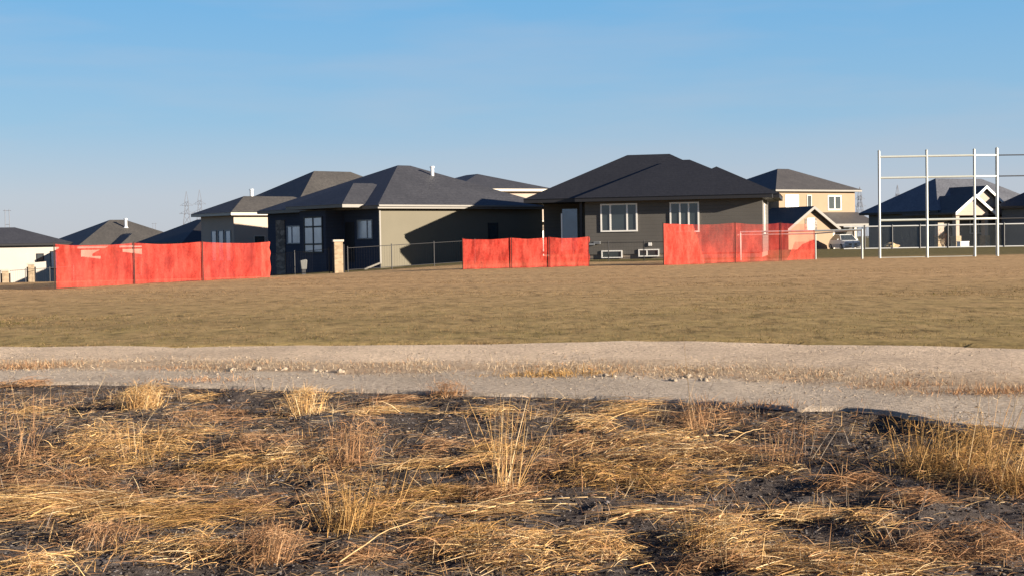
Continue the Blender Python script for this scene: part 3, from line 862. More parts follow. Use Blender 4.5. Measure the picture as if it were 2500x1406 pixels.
# --- house B, olive bungalow with its near corner to us
cB = at(930, 655, 83)
hB = thing('bungalow', (cB.x, cB.y, -0.31), R(42), 'olive grey bungalow with a diagonal shadow across its wall and a white roof pipe', 'house', 'houses behind the field')
walls(hB, [(0, 12.9, 0, 11.9), (-1.3, 0.2, 3.6, 6.3)], 3.45, 'olive')
hiproof(hB, [(0, 12.9, 0, 11.9), (-1.35, 5, 1.6, 6.5, 24.5, 0.10)], 3.42, 23.0, 'roofB', 'fascia_b')
MB().box(-0.03, 0.1, 0.02, 11.9, -1.2, 3.40).add([], []).build('facade_shade_skin', M['shade_navy'], hB)  # thin skin over the olive wall, coloured like its blue shade
MB().box(-1.33, -1.2, 3.57, 6.33, -1.2, 3.42).box(-1.2, 0.0, 3.57, 3.63, -1.2, 3.42).box(-1.2, 0.0, 6.27, 6.33, -1.2, 3.42).build('bay_shade_skin', M['shade_navy'], hB)  # same shade-coloured skin around the projecting bay
window(hB, 'left', -0.03, 0.75, 2.1, 1.75, 2.75, (0.32,), fr='grey_fr', gl='glass_p')
wv_ = window(hB, 'left', -1.33, 3.95, 5.75, 1.0, 3.0, (0.5,), (0.22, 0.74), fr='fascia_d', gl='glass_p', fw=0.09)
window(hB, 'left', -0.03, 8.0, 9.6, 1.55, 2.55, (0.7,), fr='grey_fr', gl='glass_p')
window(hB, 'front', 0, 8.35, 9.0, 1.6, 2.5, (), fr='fascia_d', gl='glass')
MB().box(-0.09, 0.02, 9.9, 10.9, -0.6, 3.0).build('stone_pier', M['stone'], hB)
MB().box(-0.06, 0.02, 2.5, 3.4, 0.35, 2.7).build('door', M['dark'], hB)
mb = MB(); mb.box(-0.1, 0.0, -0.08, 0.03, 0.25, 3.4)
mb.tube((-0.05, -0.03, 0.3), (-1.5, -0.4, -0.05), 0.06, 8)
mb.build('downspout', M['fascia_b'], hB)
mb = MB(); mb.box(-0.5, 13.4, -0.62, -0.545, 3.54, 3.64); mb.build('gutter', M['fascia_b'], hB)
vent_pipe(hB, 7.45, 4.35, 5.3, 0.95, 0.11)
def roof_vent(root, x, y, z, sz=0.32):
    MB().prism([(-sz / 2, 0), (sz / 2, 0), (sz * 0.4, 0.24), (-sz * 0.4, 0.24)], 'y', -sz / 2, sz / 2).build('roof_vent', M['fascia_d'], root).location = (x, y, z)
roof_vent(hB, 9.3, 4.2, 5.15); roof_vent(hB, 8.2, 5.0, 5.42); roof_vent(hB, 3.9, 6.5, 5.15)

# --- house A, cream house behind
cA = at(572, 600, 98)
hA = thing('bungalow', (cA.x, cA.y, -1.05), R(42), 'cream stucco house with cream fascia behind the right end of the longest orange fence', 'house', 'houses behind the field')
walls(hA, [(0, 7, 0, 4.4), (5.6, 20, 1.0, 12)], 4.3, 'cream')
hiproof(hA, [(0, 8.5, 0, 4.4, 24, 0.0), (5.6, 20, 1.0, 12, 29, 0.02)], 4.25, 26, 'roofA', 'fascia')
for k in range(3):
    window(hA, 'left', 0, 0.45 + k * 0.95, 1.05 + k * 0.95, 1.2, 3.2, (), fr='grey_fr', gl='glass_p')
window(hA, 'front', 0, 1.6, 2.4, 1.3, 2.8, (), fr='fascia', gl='glass')
window(hA, 'front', 0, 3.2, 4.0, 1.3, 2.8, (), fr='fascia', gl='glass')
vent_pipe(hA, 7.4, 9.6, 5.6, 0.9, 0.13)
roof_vent(hA, 13.5, 4.6, 6.3); roof_vent(hA, 4.2, 1.6, 4.95)

# --- dark low house between A and the left roofs
p = at(452, 600, 118)
hJ = thing('bungalow', (p.x, p.y, -2.3), R(40), 'low dark house in shade tucked behind the cream house', 'house', 'houses behind the field')
walls(hJ, [(0, 7, 0, 8)], 3.6, 'shade')
hiproof(hJ, [(0, 7, 0, 8)], 3.6, 26, 'roofC', 'fascia_d')
window(hJ, 'front', 0, 1.2, 2.4, 1.5, 3.0, (0.5,), fr='fascia_d', gl='glass')

# --- brown roofed house behind the left fence
p = at(250, 620, 130)
hI = thing('bungalow', (p.x, p.y, -2.5), R(38), 'cream house with a broad brown hip roof showing above the left orange fence', 'house', 'houses behind the field')
walls(hI, [(-2, 9, 0, 9.5), (1.0, 4.4, -2.2, 0.5)], 3.7, 'cream2')
hiproof(hI, [(-2, 9, 0, 9.5, 25), (1.0, 4.4, -2.2, 3, 26, 0.02), (4, 11, 3, 12, 24, -0.1)], 3.65, 25, 'roofA', 'fascia_b')
window(hI, 'front', 0, 6.0, 7.6, 1.4, 2.8, (0.5,), fr='white', gl='glass')
window(hI, 'front', -2.2, 2.0, 3.4, 1.2, 2.8, (0.5,), fr='white', gl='glass')
vent_pipe(hI, 3.6, 3.1, 5.5, 0.9, 0.13)

# --- white house at the left edge
p = at(-90, 640, 128)
hH = thing('bungalow', (p.x, p.y, -2.2), R(20), 'white stucco house with a grey roof cut by the left edge of the picture', 'house', 'houses behind the field')
walls(hH, [(-2, 8.2, 0, 9)], 3.75, 'white_st')
hiproof(hH, [(-2, 9.0, 0, 9, 17), (-4, 2.5, -0.9, 5, 20, 0.02)], 3.7, 23, 'roofB', 'fascia_d')
window(hH, 'front', 0, 6.3, 6.8, 2.3, 2.9, (), fr='fascia_d', gl='glass')
window(hH, 'front', 0, 7.5, 8.0, 1.6, 3.1, (), fr='fascia_d', gl='glass_p')

# --- house G behind, between B and C
p = at(1180, 600, 104)
hG = thing('house', (p.x, p.y, -0.5), R(30), 'house mostly hidden between the olive and charcoal bungalows, its white door showing', 'house', 'houses behind the field')
walls(hG, [(0, 5.5, 0, 9)], 5.3, 'cream2')
hiproof(hG, [(-2.0, 5.2, 0, 9, 17)], 5.25, 17, 'roofB', 'fascia')
MB().box(1.5, 5.56, -0.14, 0.0, -1.0, 2.95).build('stone_cladding', M['stone'], hG)
MB().box(1.4, 5.7, -0.9, -0.15, 3.0, 3.12).build('porch_roof', M['fascia'], hG)
dd_ = MB().box(4.0, 5.0, -0.22, -0.145, -0.6, 2.35).build('door', M['white'], hG)
MB().box(4.25, 4.85, -0.25, -0.222, 0.5, 2.2).build('pane', M['glass'], dd_)

# --- house C, charcoal bungalow
cC = at(1430, 640, 80)
hC = thing('bungalow', (cC.x, cC.y, -0.15), R(-12), 'charcoal bungalow with a black hip roof and two large white framed windows', 'house', 'houses behind the field')
walls(hC, [(0, 9.75, 0, 9.5), (-3.1, 0.2, 4.0, 10.5)], 3.55, 'charcoal', z0=0.42)
MB().box(0.04, 9.71, 0.05, 9.4, -1.2, 0.425).build('foundation', M['concrete'], hC)
hiproof(hC, [(-3.0, 8.9, 0.9, 10.3, 26.5, 0.03), (0.1, 9.75, -0.1, 8.4, 24.5, 0.0), (3.9, 10.1, 1.4, 8.0, 25.5, 0.02)], 3.35, 25, 'roofC', 'fascia_d', over=0.55, ft=0.22)
window(hC, 'front', 0, 0.95, 2.85, 1.75, 3.15, (0.25, 0.74), fr='white', gl='glass', fw=0.08)
window(hC, 'front', 0, 4.8, 6.25, 1.65, 3.15, (0.33, 0.66), fr='white', gl='glass', fw=0.08)
window(hC, 'front', 0, 0.95, 2.0, 0.27, 0.58, (), fr='white', gl='glass', fw=0.06)
window(hC, 'front', 0, 3.02, 4.05, 0.33, 0.62, (0.4,), fr='white', gl='glass', fw=0.06)
window(hC, 'right', 9.75, 1.6, 3.0, 1.5, 3.0, (0.5,), fr='white', gl='glass_w', fw=0.08)
mb = MB(); mb.box(3.52, 3.7, -0.06, 0.0, 0.86, 1.04); mb.build('vent_cover', M['white'], hC)
mb = MB(); mb.box(0.25, 0.55, -0.3, 0.0, 0.95, 1.08); mb.box(0.5, 0.85, -0.26, 0.0, 1.02, 1.14); mb.build('gas_meter', M['grey_fr'], hC)
mb = MB(); mb.box(-3.0, 0.05, 0.3, 4.0, 0.5, 0.62)
for xx in (-2.9, -1.5, -0.1): mb.box(xx - 0.06, xx + 0.06, 0.32, 0.44, -0.8, 0.5)
mb.build('deck', M['dark'], hC)
gsc = MB().box(-1.35, -0.5, 0.36, 0.40, 0.7, 3.0).build('privacy_screen', M['screen'], hC)
MB().box(-1.42, -1.352, 0.33, 0.43, 0.62, 2.75).build('screen_post', M['white'], gsc)
MB().box(-0.36, -0.2, 0.3, 0.46, 0.62, 3.36).build('porch_post', M['dark'], hC)

# --- house D, sand two storey
p = at(1903, 600, 150)
hD = thing('two_storey_house', (p.x, p.y, -0.6), R(33), 'sand coloured two storey house with white windows and a lower front gable', 'house', 'houses behind the field')
walls(hD, [(0, 11.2, 0, 9), (-0.7, 0.2, 1.5, 9.5)], 6.45, 'sand')
hiproof(hD, [(-0.4, 11.2, 0, 10.0, 24)], 6.45, 24, 'roofD', 'fascia_b', over=0.55)
window(hD, 'front', 0, 1.0, 2.7, 4.7, 6.0, (0.5,), fr='white', gl='glass_w', fw=0.1)
window(hD, 'front', 0, 4.1, 4.6, 4.8, 6.0, (), fr='fascia', gl='glass', fw=0.1)
window(hD, 'front', 0, 7.2, 9.0, 4.6, 5.95, (0.5,), fr='white', gl='glass', fw=0.12)
window(hD, 'left', -0.7, 2.6, 3.6, 4.0, 5.8, (), fr='white', gl='glass_w', fw=0.1)
# lower shed roof over the porch
mb = MB(); mb.prism([(-3.0, 2.75), (-3.0, 2.95), (0.0, 4.25), (0.0, 4.05)], 'x', 2.2, 11.6)
lr = mb.build('porch_roof', M['roofD'], hD)
MB().box(2.2, 11.62, -3.08, -2.99, 2.72, 2.96).build('fascia', M['fascia_b'], lr)
for xx in (5.0, 8.2, 11.2): MB().box(xx - 0.15, xx + 0.15, -2.9, -2.6, -0.8, 2.74).build('porch_post', M['fascia'], hD)
MB().box(4.2, 11.4, -0.08, 0.0, -0.6, 2.6).build('garage_door', M['charcoal'], hD)
# gable wing
gx0, gx1, gy = -4.1, 2.1, -5.6
gxc = (gx0 + gx1) / 2
MB().prism([(gx0, -1.0), (gx1, -1.0), (gx1, 2.6), (gxc, 4.5), (gx0, 2.6)], 'y', gy, -0.01).build('gable_wall', M['sand'], hD)
mb = MB()
for sg in (-1, 1):
    e = gxc + sg * (gx1 - gxc + 0.55)
    mb.prism([(gxc, 4.52), (e, 2.27), (e, 2.47), (gxc, 4.74)], 'y', gy - 0.5, -0.02)
gr = mb.build('gable_roof', M['roofD'], hD)
mb = MB()
for sg in (-1, 1):
    e = gxc + sg * (gx1 - gxc + 0.58)
    mb.prism([(gxc, 4.45), (e, 2.18), (e, 2.49), (gxc, 4.76)], 'y', gy - 0.56, gy - 0.503)
mb.build('bargeboard', M['fascia_b'], gr)
gw = window(hD, 'front', gy, gxc - 0.4, gxc + 0.4, 2.35, 3.45, (), fr='white', gl='glass_w', fw=0.1)
for dx_ in (-0.68, 0.68): MB().box(gxc + dx_ - 0.15, gxc + dx_ + 0.15, gy - 0.04, gy + 0.02, 2.3, 3.5).build('shutter', M['stone'], gw)

# --- house E with twin porch gables
p = at(2290, 600, 122)
hE = thing('bungalow', (p.x, p.y, -0.05), R(30), 'bungalow with a cream double gable porch standing behind the tall backstop', 'house', 'houses behind the field')
walls(hE, [(0, 14, 0, 8.2)], 3.15, 'charcoal2')
hiproof(hE, [(0, 14, 0, 8.2, 32)], 2.95, 32, 'roofE', 'fascia_d', over=0.6)
def porch_gable(x0, x1, y0, ze, rise, deep, nm):
    xc = (x0 + x1) / 2
    k = rise / ((x1 - x0) / 2)
    MB().prism([(x0, ze), (x1, ze), (xc, ze + rise)], 'y', y0, y0 + 0.2).build('gable_wall', M['cream2'], hE)
    MB().box(x0, x1, y0 + 0.002, y0 + 0.32, ze - 0.32, ze - 0.002).build('porch_beam', M['cream2'], hE)
    m, b = MB(), MB()
    for sg in (-1, 1):
        e = xc + sg * ((x1 - x0) / 2 + 0.4)
        zd = -0.4 * k
        m.prism([(xc, ze + rise + 0.02), (e, ze + zd + 0.02), (e, ze + zd + 0.17), (xc, ze + rise + 0.17)], 'y', y0 - 0.35, deep)
        b.prism([(xc, ze + rise - 0.06), (e, ze + zd - 0.06), (e, ze + zd + 0.19), (xc, ze + rise + 0.19)], 'y', y0 - 0.42, y0 - 0.352)
    g = m.build('gable_roof', M['roofD'], hE)
    b.build('bargeboard', M['wpaint'], g)
porch_gable(-0.25, 3.7, -2.2, 3.0, 1.25, 3.5, 'a')
porch_gable(1.3, 7.3, -1.1, 3.05, 2.0, 5.0, 'b')
for (xx, yy) in ((0.0, -2.0), (3.45, -2.0), (7.05, -0.9)):
    c_ = MB().box(xx - 0.2, xx + 0.2, yy - 0.2, yy + 0.2, 0.95, 2.62).build('porch_column', M['cream2'], hE)
    MB().box(xx - 0.3, xx + 0.3, yy - 0.3, yy + 0.3, -0.4, 0.97).build('stone_base', M['tan'], c_)
MB().box(1.2, 2.2, -0.06, 0.02, 0.1, 2.3).build('door', M['dark'], hE)
window(hE, 'front', 0, 3.9, 5.8, 1.2, 2.5, (0.5,), fr='white', gl='glass')
MB().box(-0.35, 0.35, -0.35, 0.02, 1.0, 2.1).build('garage_pier', M['cream2'], hE)
MB().box(-0.4, 0.4, -0.4, 0.02, -0.3, 0.997).build('pier_base', M['tan'], hE)

# --- house F at the right edge
p = at(2600, 600, 118)
hF = thing('bungalow', (p.x, p.y, -0.05), R(42), 'dark house in shade cut by the right edge of the picture', 'house', 'houses behind the field')
walls(hF, [(0, 9, 0, 5.6)], 3.3, 'shade')
hiproof(hF, [(0, 9, 0, 5.6)], 3.2, 32, 'roofB', 'fascia_d')
window(hF, 'left', 0, 1.0, 2.2, 1.2, 2.5, (0.5,), fr='fascia_d', gl='glass')

# ------------------------------------------------------------------ orange mesh fences
def mesh_fence(ends, H, posts, label, seed, dens_fn, post_over=0.03, curl=0.0):
    """ends: ((px,py),(px,py)) base pixels with distances; posts: fractions along"""
    (a, Ya), (b, Yb) = ends
    A = at(a[0], a[1], Ya); B = at(b[0], b[1], Yb)
    root = thing('mesh_fence', (A.x, A.y, float(zg(A.x, A.y))), 0, label, 'fence', 'orange mesh fences on the field')
    d = Vector((B.x - A.x, B.y - A.y, 0)); Ln = d.length; d.normalize()
    nrm = Vector((d.y, -d.x, 0))
    nu, nv = 190, 26
    Vv, UV, DN = [], [], []
    for i in range(nu):
        u = i / (nu - 1)
        sec = max([q for q in posts if q <= u + 1e-6]); nxt = min([q for q in posts if q >= u - 1e-6])
        s_ = 0 if nxt == sec else (u - sec) / (nxt - sec)
        sag = 0.085 * 4 * s_ * (1 - s_) * (0.6 + 0.8 * mnoise.noise(Vector((sec * 9 + seed, 0, 0)))**2) + 0.02 * mnoise.noise(Vector((u * 9, seed, 0)))
        bot = 0.02 + 0.02 * mnoise.noise(Vector((u * 11, seed, 4)))
        hold = min(1.0, min(abs(u - q) for q in posts) * Ln / 0.3)
        for j in range(nv):
            v = j / (nv - 1)
            h = bot + (H(u) - sag - bot) * v
            w = hold * (0.07 * mnoise.noise(Vector((u * Ln * 1.5 + v * 0.8, v * 0.6, seed))) + 0.045 * mnoise.noise(Vector((u * Ln * 4.5 - v * 1.4, v * 2.2, seed + 3))) + 0.012 * mnoise.noise(Vector((u * Ln * 11, v * 7, seed + 6))))
            off = 0.0
            if curl and u > 1 - 0.03: off = curl * (mnoise.noise(Vector((v * 5, seed, 1)))) * (u - 0.97) / 0.03
            pt = d * (u * Ln + off) + nrm * (w + 0.04)
            zz = float(zg(A.x + pt.x, A.y + pt.y)) - root.location.z
            Vv.append((pt.x, pt.y, zz + h)); UV.append((u * Ln, h))
            DN.append(dens_fn(u, v))
    np_mesh('mesh_panel', Vv, grid_faces(nu, nv), M['orange'], parent=root, smooth=True, uv=UV, attrs={'dens': DN})
    for q in posts:
        pt = d * (q * Ln)
        zz = float(zg(A.x + pt.x, A.y + pt.y)) - root.location.z
        mb = MB(); hh = H(q) + post_over
        mb.box(pt.x - 0.016, pt.x + 0.016, pt.y - 0.02, pt.y - 0.012, zz - 0.3, zz + hh)
        mb.box(pt.x - 0.004, pt.x + 0.004, pt.y - 0.055, pt.y - 0.02, zz - 0.3, zz + hh)
        po = mb.build('fence_post', M['rust'], root)
        po.location = (nrm.x * (0.075 if 0.02 < q < 0.98 else 0), nrm.y * (0.075 if 0.02 < q < 0.98 else 0), 0)
    return root
def n01(u, v, s, sd): return 0.5 + 0.5 * mnoise.noise(Vector((u * s, v * 2.0, sd)))
mesh_fence((((135, 700), 38.9), ((657, 672), 49.2)), lambda u: 1.225, [0, 0.31, 0.63, 1], 'longest orange mesh fence, at the left in front of the cream house', 1.3,
           lambda u, v: 0.94 if u > 0.95 else 0.30 + 0.40 * n01(u, v, 14, 3) + 0.22 * n01(u, v * 0.3, 55, 6), curl=0.12)
mesh_fence((((1130, 657), 56.9), ((1438, 650), 59.3)), lambda u: 1.225, [0, 0.372, 0.675, 1], 'shortest orange mesh fence, in the middle in front of the white door', 5.2,
           lambda u, v: 0.48 + 0.3 * n01(u, v, 8, 1) + 0.22 * n01(u, v * 0.3, 40, 6), curl=0.06)
def dens3(u, v):
    if u < 0.17 + 0.07 * (1 - v) + 0.02 * n01(u, v, 9, 3): return 0.97
    heap = 0.42 * math.exp(-((u - 0.93) / 0.1) ** 2) + 0.0
    if v < 0.46 + 0.1 * n01(u, v, 20, 8) and u > 0.8 + 0.1 * v: return 0.62
    if u < 0.62: return 0.16 + 0.62 * n01(u, v, 10, 5) * (1.3 - 0.95 * v)
    return 0.17 + 0.34 * n01(u, v, 9, 2) * (1.2 - 0.7 * v)
fo3 = mesh_fence((((1620, 648), 58.8), ((1988, 633), 66.0)), lambda u: 1.70, [0, 0.44, 0.75, 1], 'thin see-through orange mesh fence at the right, doubled and opaque at its left end', 9.4, dens3, post_over=0.05)

# ------------------------------------------------------------------ backstop, goal, far fence
def pipe_run(mb, p, q, r): mb.tube(p, q, r, 10)
bs0 = at(2148, 628, 67)
bs = thing('backstop', (bs0.x, bs0.y, 0), 0, 'tall backstop of silvery pipes with three levels of rails, right of the goal frame', 'backstop')
pts = [Vector((0, 0, 0))]
for (px, Y) in ((2264, 67.0), (2380, 67.0), (2435, 67.3), (2600, 67.6)):
    q = at(px, 626, Y); pts.append(Vector((q.x - bs0.x, q.y - bs0.y, 0)))
BH = 4.98
for i, q in enumerate(pts):
    mb = MB(); mb.tube((q.x, q.y, -0.3), (q.x, q.y, BH + (0.06 if i == 3 else 0)), 0.056 if i != 3 else 0.07, 12)
    mb.tube((q.x, q.y, BH + (0.06 if i == 3 else 0)), (q.x, q.y, BH + 0.06 + (0.06 if i == 3 else 0)), 0.075, 12, 0.02)
    mb.build('post', M['galv'], bs, smooth=False)
for h in (4.72, 3.74, 1.76):
    for i in range(4):
        p_, q_ = pts[i], pts[i + 1]
        mb = MB(); mb.tube((p_.x, p_.y, h), (q_.x, q_.y, h), 0.052 if i < 3 else 0.028, 10)
        mb.build('rail', M['galv'] if i < 3 else M['dark'], bs)  # last bay's rails are black: their shaded side is put into the colour
mb = MB()
for i in range(2): mb.tube((pts[i].x, pts[i].y, 0.03), (pts[i + 1].x, pts[i + 1].y, 0.03), 0.014, 8)
mb.build('bottom_rail', M['galv'], bs)

g0, g1 = at(1808, 637, 67.5), at(2105, 630, 66.0)
gl_ = thing('goal_frame', (g0.x, g0.y, 0), 0, 'low wide white pipe goal frame, partly behind the see-through orange fence', 'goal')
d = Vector((g1.x - g0.x, g1.y - g0.y, 0))
gm = d * 0.672 + Vector((0, 1.3, 0))
for nm, q, r in (('post', Vector((0, 0, 0)), 0.055), ('post', d, 0.06), ('back_post', gm, 0.04)):
    MB().tube((q.x, q.y, -0.1), (q.x, q.y, 1.36 if nm == 'post' else 1.2), r * 0.8, 10).build(nm, M['galv'], gl_)
MB().tube((0, 0, 1.33), (d.x, d.y, 1.33), 0.042, 10).build('crossbar', M['galv'], gl_)
mb = MB()
mb.tube((0, 1.3, 1.2), (gm.x, gm.y, 1.2), 0.03, 8); mb.tube((0, 0, 1.33), (0, 1.3, 1.2), 0.03, 8); mb.tube((gm.x, gm.y, 1.2), (d.x, d.y, 1.33), 0.03, 8)
mb.build('back_rail', M['galv'], gl_)

f0, f1 = at(2060, 609, 113), at(2520, 598, 111)
cf = thing('chain_link_fence', (f0.x, f0.y, 0.0), 0, 'chain link fence with pale rails and dark posts along the road behind the backstop', 'fence')
d = Vector((f1.x - f0.x, f1.y - f0.y, 0)); Ln = d.length
zb, zt = 0.06, 1.78
for k in range(7):
    q = d * (0.113 + k * 0.148)
    MB().tube((q.x, q.y, -0.8), (q.x, q.y, zt + 0.12), 0.065, 8).build('post', M['dark'], cf)
MB().tube((0, 0, zt), (d.x, d.y, zt), 0.05, 8).build('top_rail', M['wpaint'], cf)
MB().tube((0, 0, zb), (d.x, d.y, zb), 0.045, 8).build('bottom_rail', M['wpaint'], cf)
np_mesh('wire_mesh', [(0, 0, zb), (d.x, d.y, zb), (d.x, d.y, zt), (0, 0, zt)], [(0, 1, 2, 3)], M['chain'], parent=cf, uv=[(0, 0), (Ln, 0), (Ln, zt), (0, zt)])

# ------------------------------------------------------------------ pillars and iron fence behind the houses
def pillar(px, py, Y, H, w, label, zb=None):
    p = at(px, py, Y)
    z = float(zg(p.x, p.y)) if zb is None else zb
    r = thing('stone_pillar', (p.x, p.y, z), R(12), label, 'pillar', 'stone pillars of the garden fences')
    MB().box(-w / 2, w / 2, -w / 2, w / 2, -0.3, H).build('shaft', M['tan'], r, bevel=0.015)
    MB().box(-w / 2 - 0.05, w / 2 + 0.05, -w / 2 - 0.05, w / 2 + 0.05, H + 0.002, H + 0.11).build('cap', M['fascia'], r, bevel=0.015)
    mb = MB()
    for sg in (-1, 1): mb.box(sg * (w / 2 + 0.06) - 0.035, sg * (w / 2 + 0.06) + 0.035, -0.04, 0.04, -0.3, H - 0.12)
    mb.build('fence_bracket', M['dark'], r)
    return p
pil = pillar(827, 670, 70, 1.5, 0.42, 'tan stone pillar with a pale cap in front of the dark wall of the olive bungalow')
pl1 = pillar(14, 690, 86, 1.45, 0.36, 'tan stone pillar at the far left edge of the picture')
pl2 = pillar(77, 683, 90, 1.75, 0.36, 'tan stone pillar next to the left end of the long orange fence')
def iron_fence(P, Q, H, n, label):
    P = Vector((P.x, P.y, float(zg(P.x, P.y)))); Q = Vector((Q.x, Q.y, float(zg(Q.x, Q.y))))
    r = thing('iron_fence', P, 0, label, 'fence', 'black iron garden fences')
    D = Q - P
    for k in range(n + 1):
        q = D * (k / n)
        MB().tube((q.x, q.y, q.z - 0.3), (q.x, q.y, q.z + H + 0.06), 0.026, 6).build('post', M['dark'], r)
    mb = MB()
    for h in (0.12, H - 0.02): mb.tube((0, 0, h), (D.x, D.y, D.z + h), 0.015, 6)
    mb.build('rail', M['dark'], r)
    mb = MB()
    m = int(D.length / 0.14)
    for k in range(m):
        q = D * ((k + 0.5) / m)
        mb.tube((q.x, q.y, q.z + 0.1), (q.x, q.y, q.z + H), 0.0035, 4)
    mb.build('pickets', M['dark'], r)
iron_fence(pil + Vector((0.45, 0, 0)), at(1160, 652, 74), 1.2, 3, 'black iron fence running from the stone pillar to the middle orange fence')
iron_fence(at(640, 672, 74), pil + Vector((-0.45, 0, 0)), 1.2, 2, 'black iron fence between the long orange fence and the stone pillar')
iron_fence(at(1400, 648, 75), at(1660, 640, 74), 0.95, 3, 'low black iron fence in front of the charcoal bungalow')
iron_fence(at(-60, 690, 87), at(180, 680, 91), 1.5, 4, 'black iron fence between the two stone pillars at the left edge')

# utility pedestal
p = at(741, 652, 78)
r = thing('utility_pedestal', (p.x, p.y, float(zg(p.x, p.y))), R(20), 'small pale utility pedestal in front of the dark bungalow wall', 'pedestal')
MB().prism([(-0.14, 0.3), (0.14, 0.3), (0.19, 0.78), (0.12, 0.84), (-0.19, 0.78)], 'y', -0.15, 0.15).build('cover', M['charcoal2'], r, bevel=0.03)
MB().box(-0.1, 0.1, -0.1, 0.1, -0.3, 0.31).build('base', M['dark'], r)

# ------------------------------------------------------------------ car, boulder, shrub and box by the road
p = at(2062, 611, 143)
car = thing('parked_car', (p.x, p.y, float(zg(p.x, p.y)) - 0.05), R(8), 'white car parked facing us, seen through the goal frame', 'car')
W = 0.9
def loft(sec):
    m = MB(); n = len(sec[0])
    vs = [v for s_ in sec for v in s_]
    fs = [(i * n + j, i * n + (j + 1) % n, (i + 1) * n + (j + 1) % n, (i + 1) * n + j) for i in range(len(sec) - 1) for j in range(n)]
    fs += [tuple(range(n)), tuple(range((len(sec) - 1) * n, len(sec) * n))]
    return m.add(vs, fs)
sec = []
for (y, zt_, w0, w1) in ((-2.2, 0.72, 0.74, 0.62), (-2.1, 0.86, 0.85, 0.74), (-1.2, 0.98, 0.9, 0.8), (-0.9, 1.0, 0.9, 0.8), (1.9, 1.02, 0.9, 0.82), (2.2, 0.9, 0.84, 0.72)):
    sec.append([(-w0, y, 0.25), (w0, y, 0.25), (w0 + 0.02, y, 0.6), (w1, y, zt_), (-w1, y, zt_), (-w0 - 0.02, y, 0.6)])
loft(sec).build('body', M['wpaint'], car)
sec = []
for (y, zt_, w0, w1) in ((-1.05, 1.0, 0.8, 0.78), (-0.35, 1.5, 0.8, 0.6), (1.2, 1.54, 0.8, 0.6), (2.0, 1.03, 0.8, 0.76)):
    sec.append([(-w0, y, 0.97), (w0, y, 0.97), (w1, y, zt_), (-w1, y, zt_)])
cb = loft(sec).build('cabin', M['glass'], car)
MB().prism([(-0.34, 1.5), (1.22, 1.535), (1.22, 1.58), (-0.34, 1.55)], 'x', -0.62, 0.62).build('roof', M['wpaint'], car)
mb = MB()
for sx in (-1, 1):
    mb.tube((sx * 0.79, -1.08, 1.0), (sx * 0.61, -0.36, 1.52), 0.035, 6)
mb.build('windscreen_pillars', M['wpaint'], car)
for sx in (-1, 1):
    for yy in (-1.4, 1.4):
        w_ = MB().tube((sx * 0.72, yy, 0.32), (sx * 0.93, yy, 0.32), 0.32, 16).build('wheel', M['rubber'], car)
        MB().tube((sx * 0.93, yy, 0.32), (sx * 0.945, yy, 0.32), 0.2, 12).build('rim', M['galv'], w_)
    MB().box(sx * 0.62 - 0.16, sx * 0.62 + 0.16, -2.2, -2.08, 0.62, 0.78).build('headlight', M['lamp'], car)
    MB().box(sx * 0.98 - 0.09, sx * 0.98 + 0.09, -0.85, -0.72, 0.98, 1.12).build('mirror', M['wpaint'], car)
MB().box(-0.42, 0.42, -2.23, -2.15, 0.5, 0.66).build('grille', M['dark'], car)
MB().box(-0.8, 0.8, -2.26, -2.12, 0.28, 0.46).build('bumper', M['grey_fr'], car)

p = at(2083, 606, 136)
r = thing('bollard', (p.x, p.y, float(zg(p.x, p.y))), 0, 'small white bollard right beside the parked car', 'bollard')
MB().tube((0, 0, -0.2), (0, 0, 0.68), 0.12, 12).build('post', M['wpaint'], r)
MB().tube((0, 0, 0.68), (0, 0, 0.78), 0.12, 12, 0.03).build('cap', M['wpaint'], r)
p = at(2176, 606, 116)
tag(rock('boulder', (p.x, p.y, 0.12), 0.62, plain('sandstone', (0.42, 0.31, 0.18), 0.9, 0.1, var=0.25), 3.3, 0.55, 3), 'tan boulder on the grass behind the left part of the backstop', 'boulder')
p = at(2351, 606, 115.5)
r = thing('utility_box', (p.x, p.y, 0.02), R(10), 'low pale grey utility box by the porch column behind the backstop', 'box')
MB().box(-0.38, 0.38, -0.3, 0.3, 0.0, 0.4).build('cabinet', M['wpaint'], r, bevel=0.02)
MB().box(-0.41, 0.41, -0.33, 0.33, 0.402, 0.46).build('lid', M['white'], r, bevel=0.015)
# shrub
p = at(2302, 601, 118)
sh = thing('shrub', (p.x, p.y, 0), 0, 'small dark reddish shrub beside the pale pier behind the backstop', 'shrub')
mb = MB()
for k in range(9):
    a = k * 2.4; mb.tube((0, 0, -0.1), (0.3 * math.cos(a), 0.3 * math.sin(a), 0.5 + 0.06 * k), 0.02, 5, 0.008)
mb.build('stems', M['rust'], sh)
n = 500
q = RNG.normal(size=(n, 3)) * np.array([0.24, 0.24, 0.27]) + np.array([0, 0, 0.72])
V, Fc, C = ribbons(q, RNG.normal(size=(n, 3)), RNG.uniform(0.05, 0.12, n), RNG.uniform(0.03, 0.06, n), np.zeros(n), pick(np.array([[0.09, 0.045, 0.03], [0.05, 0.045, 0.025], [0.13, 0.06, 0.035]]), n), segs=1)
np_mesh('foliage', V, Fc, M['blade'], C, parent=sh)

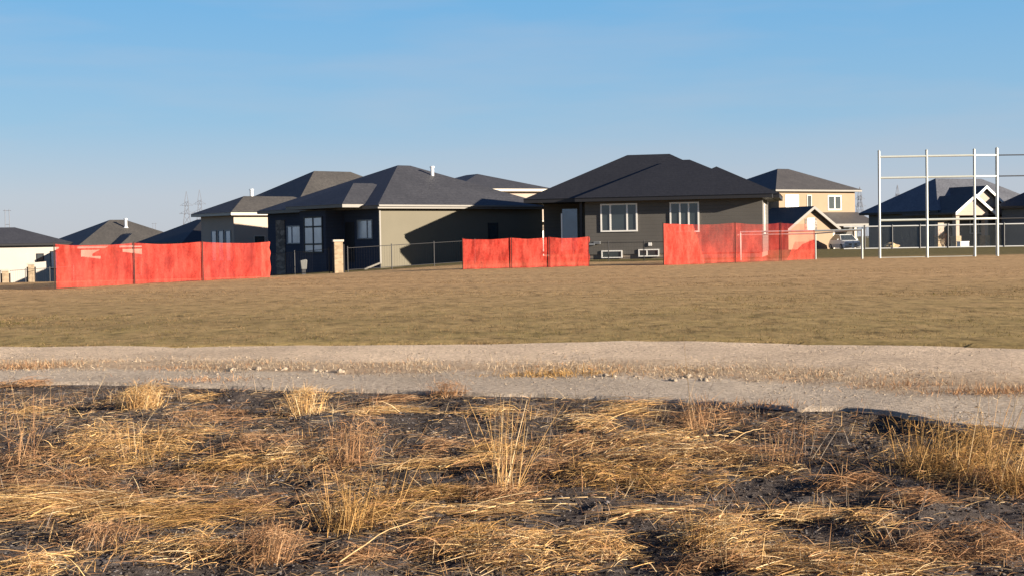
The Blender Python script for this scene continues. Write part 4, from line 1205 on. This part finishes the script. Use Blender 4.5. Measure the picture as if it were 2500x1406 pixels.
# ------------------------------------------------------------------ power line towers on the horizon
def lattice(px, top, Y, label, arms=True):
    hz = 592 - 0.01745 * (px - 1250)
    H = (hz - top) * Y / F + 1.6
    p = at(px, hz, Y)
    r = thing('pylon', (p.x, p.y, -0.6), R(10), label, 'pylon', 'power line pylons on the horizon')
    mb = MB(); b, w1 = 4.2, 1.1
    lev = [0, 0.22, 0.42, 0.58, 0.72, 0.84]
    wd = lambda t: b + (w1 - b) * min(1, t / 0.72)
    cs = ((-1, -1), (1, -1), (1, 1), (-1, 1))
    for (sx, sy) in cs:
        for l0, l1 in zip(lev[:-1], lev[1:]):
            mb.tube((sx * wd(l0), sy * wd(l0), l0 * H), (sx * wd(l1), sy * wd(l1), l1 * H), 0.19, 4)
        mb.tube((sx * w1, sy * w1, 0.84 * H), (0, 0, H), 0.16, 4)
    for k, (l0, l1) in enumerate(zip(lev[:-1], lev[1:])):
        for i in range(4):
            c0, c1 = cs[i], cs[(i + 1) % 4]
            mb.tube((c0[0] * wd(l0), c0[1] * wd(l0), l0 * H), (c1[0] * wd(l1), c1[1] * wd(l1), l1 * H), 0.11, 4)
            mb.tube((c1[0] * wd(l0), c1[1] * wd(l0), l0 * H), (c0[0] * wd(l1), c0[1] * wd(l1), l1 * H), 0.11, 4)
    mb.build('lattice_tower', M['pylon'], r)
    for z_, ln in ((0.62, 5.0), (0.76, 4.2)):
        m = MB(); m.tube((-ln, 0, z_ * H), (ln, 0, z_ * H), 0.15, 4)
        m.tube((-ln, 0, z_ * H), (0, 0, (z_ + 0.06) * H), 0.1, 4); m.tube((ln, 0, z_ * H), (0, 0, (z_ + 0.06) * H), 0.1, 4)
        m.build('crossarm', M['pylon'], r)
lattice(458, 468, 950, 'lattice pylon, the left one of the close pair on the horizon')
lattice(490, 464, 980, 'lattice pylon, the right one of the close pair, above the cream house')
lattice(2100, 457, 1050, 'lattice pylon between the sand coloured house and the backstop')
lattice(2192, 452, 1250, 'faint lattice pylon seen through the left bay of the backstop')
def hframe(px, top, Y, label):
    hz = 592 - 0.01745 * (px - 1250)
    H = (hz - top) * Y / F + 1.6
    p = at(px, hz, Y)
    r = thing('pylon', (p.x, p.y, -0.6), R(8), label, 'pylon', 'power line pylons on the horizon')
    m = MB()
    for sx in (-1.1, 1.1): m.tube((sx * 1.25, 0, 0), (sx, 0, H), 0.24, 6, 0.17)
    m.tube((-1.2, 0, H * 0.66), (1.2, 0, H * 0.66), 0.15, 5)
    m.build('poles', M['pylon'], r)
    MB().tube((-2.2, 0, H * 0.97), (2.2, 0, H * 0.97), 0.14, 5).build('crossarm', M['pylon'], r)
hframe(20, 512, 820, 'two legged pole pylon above the white house at the far left')
hframe(378, 545, 1300, 'tiny distant pole pylon right of the brown roof')
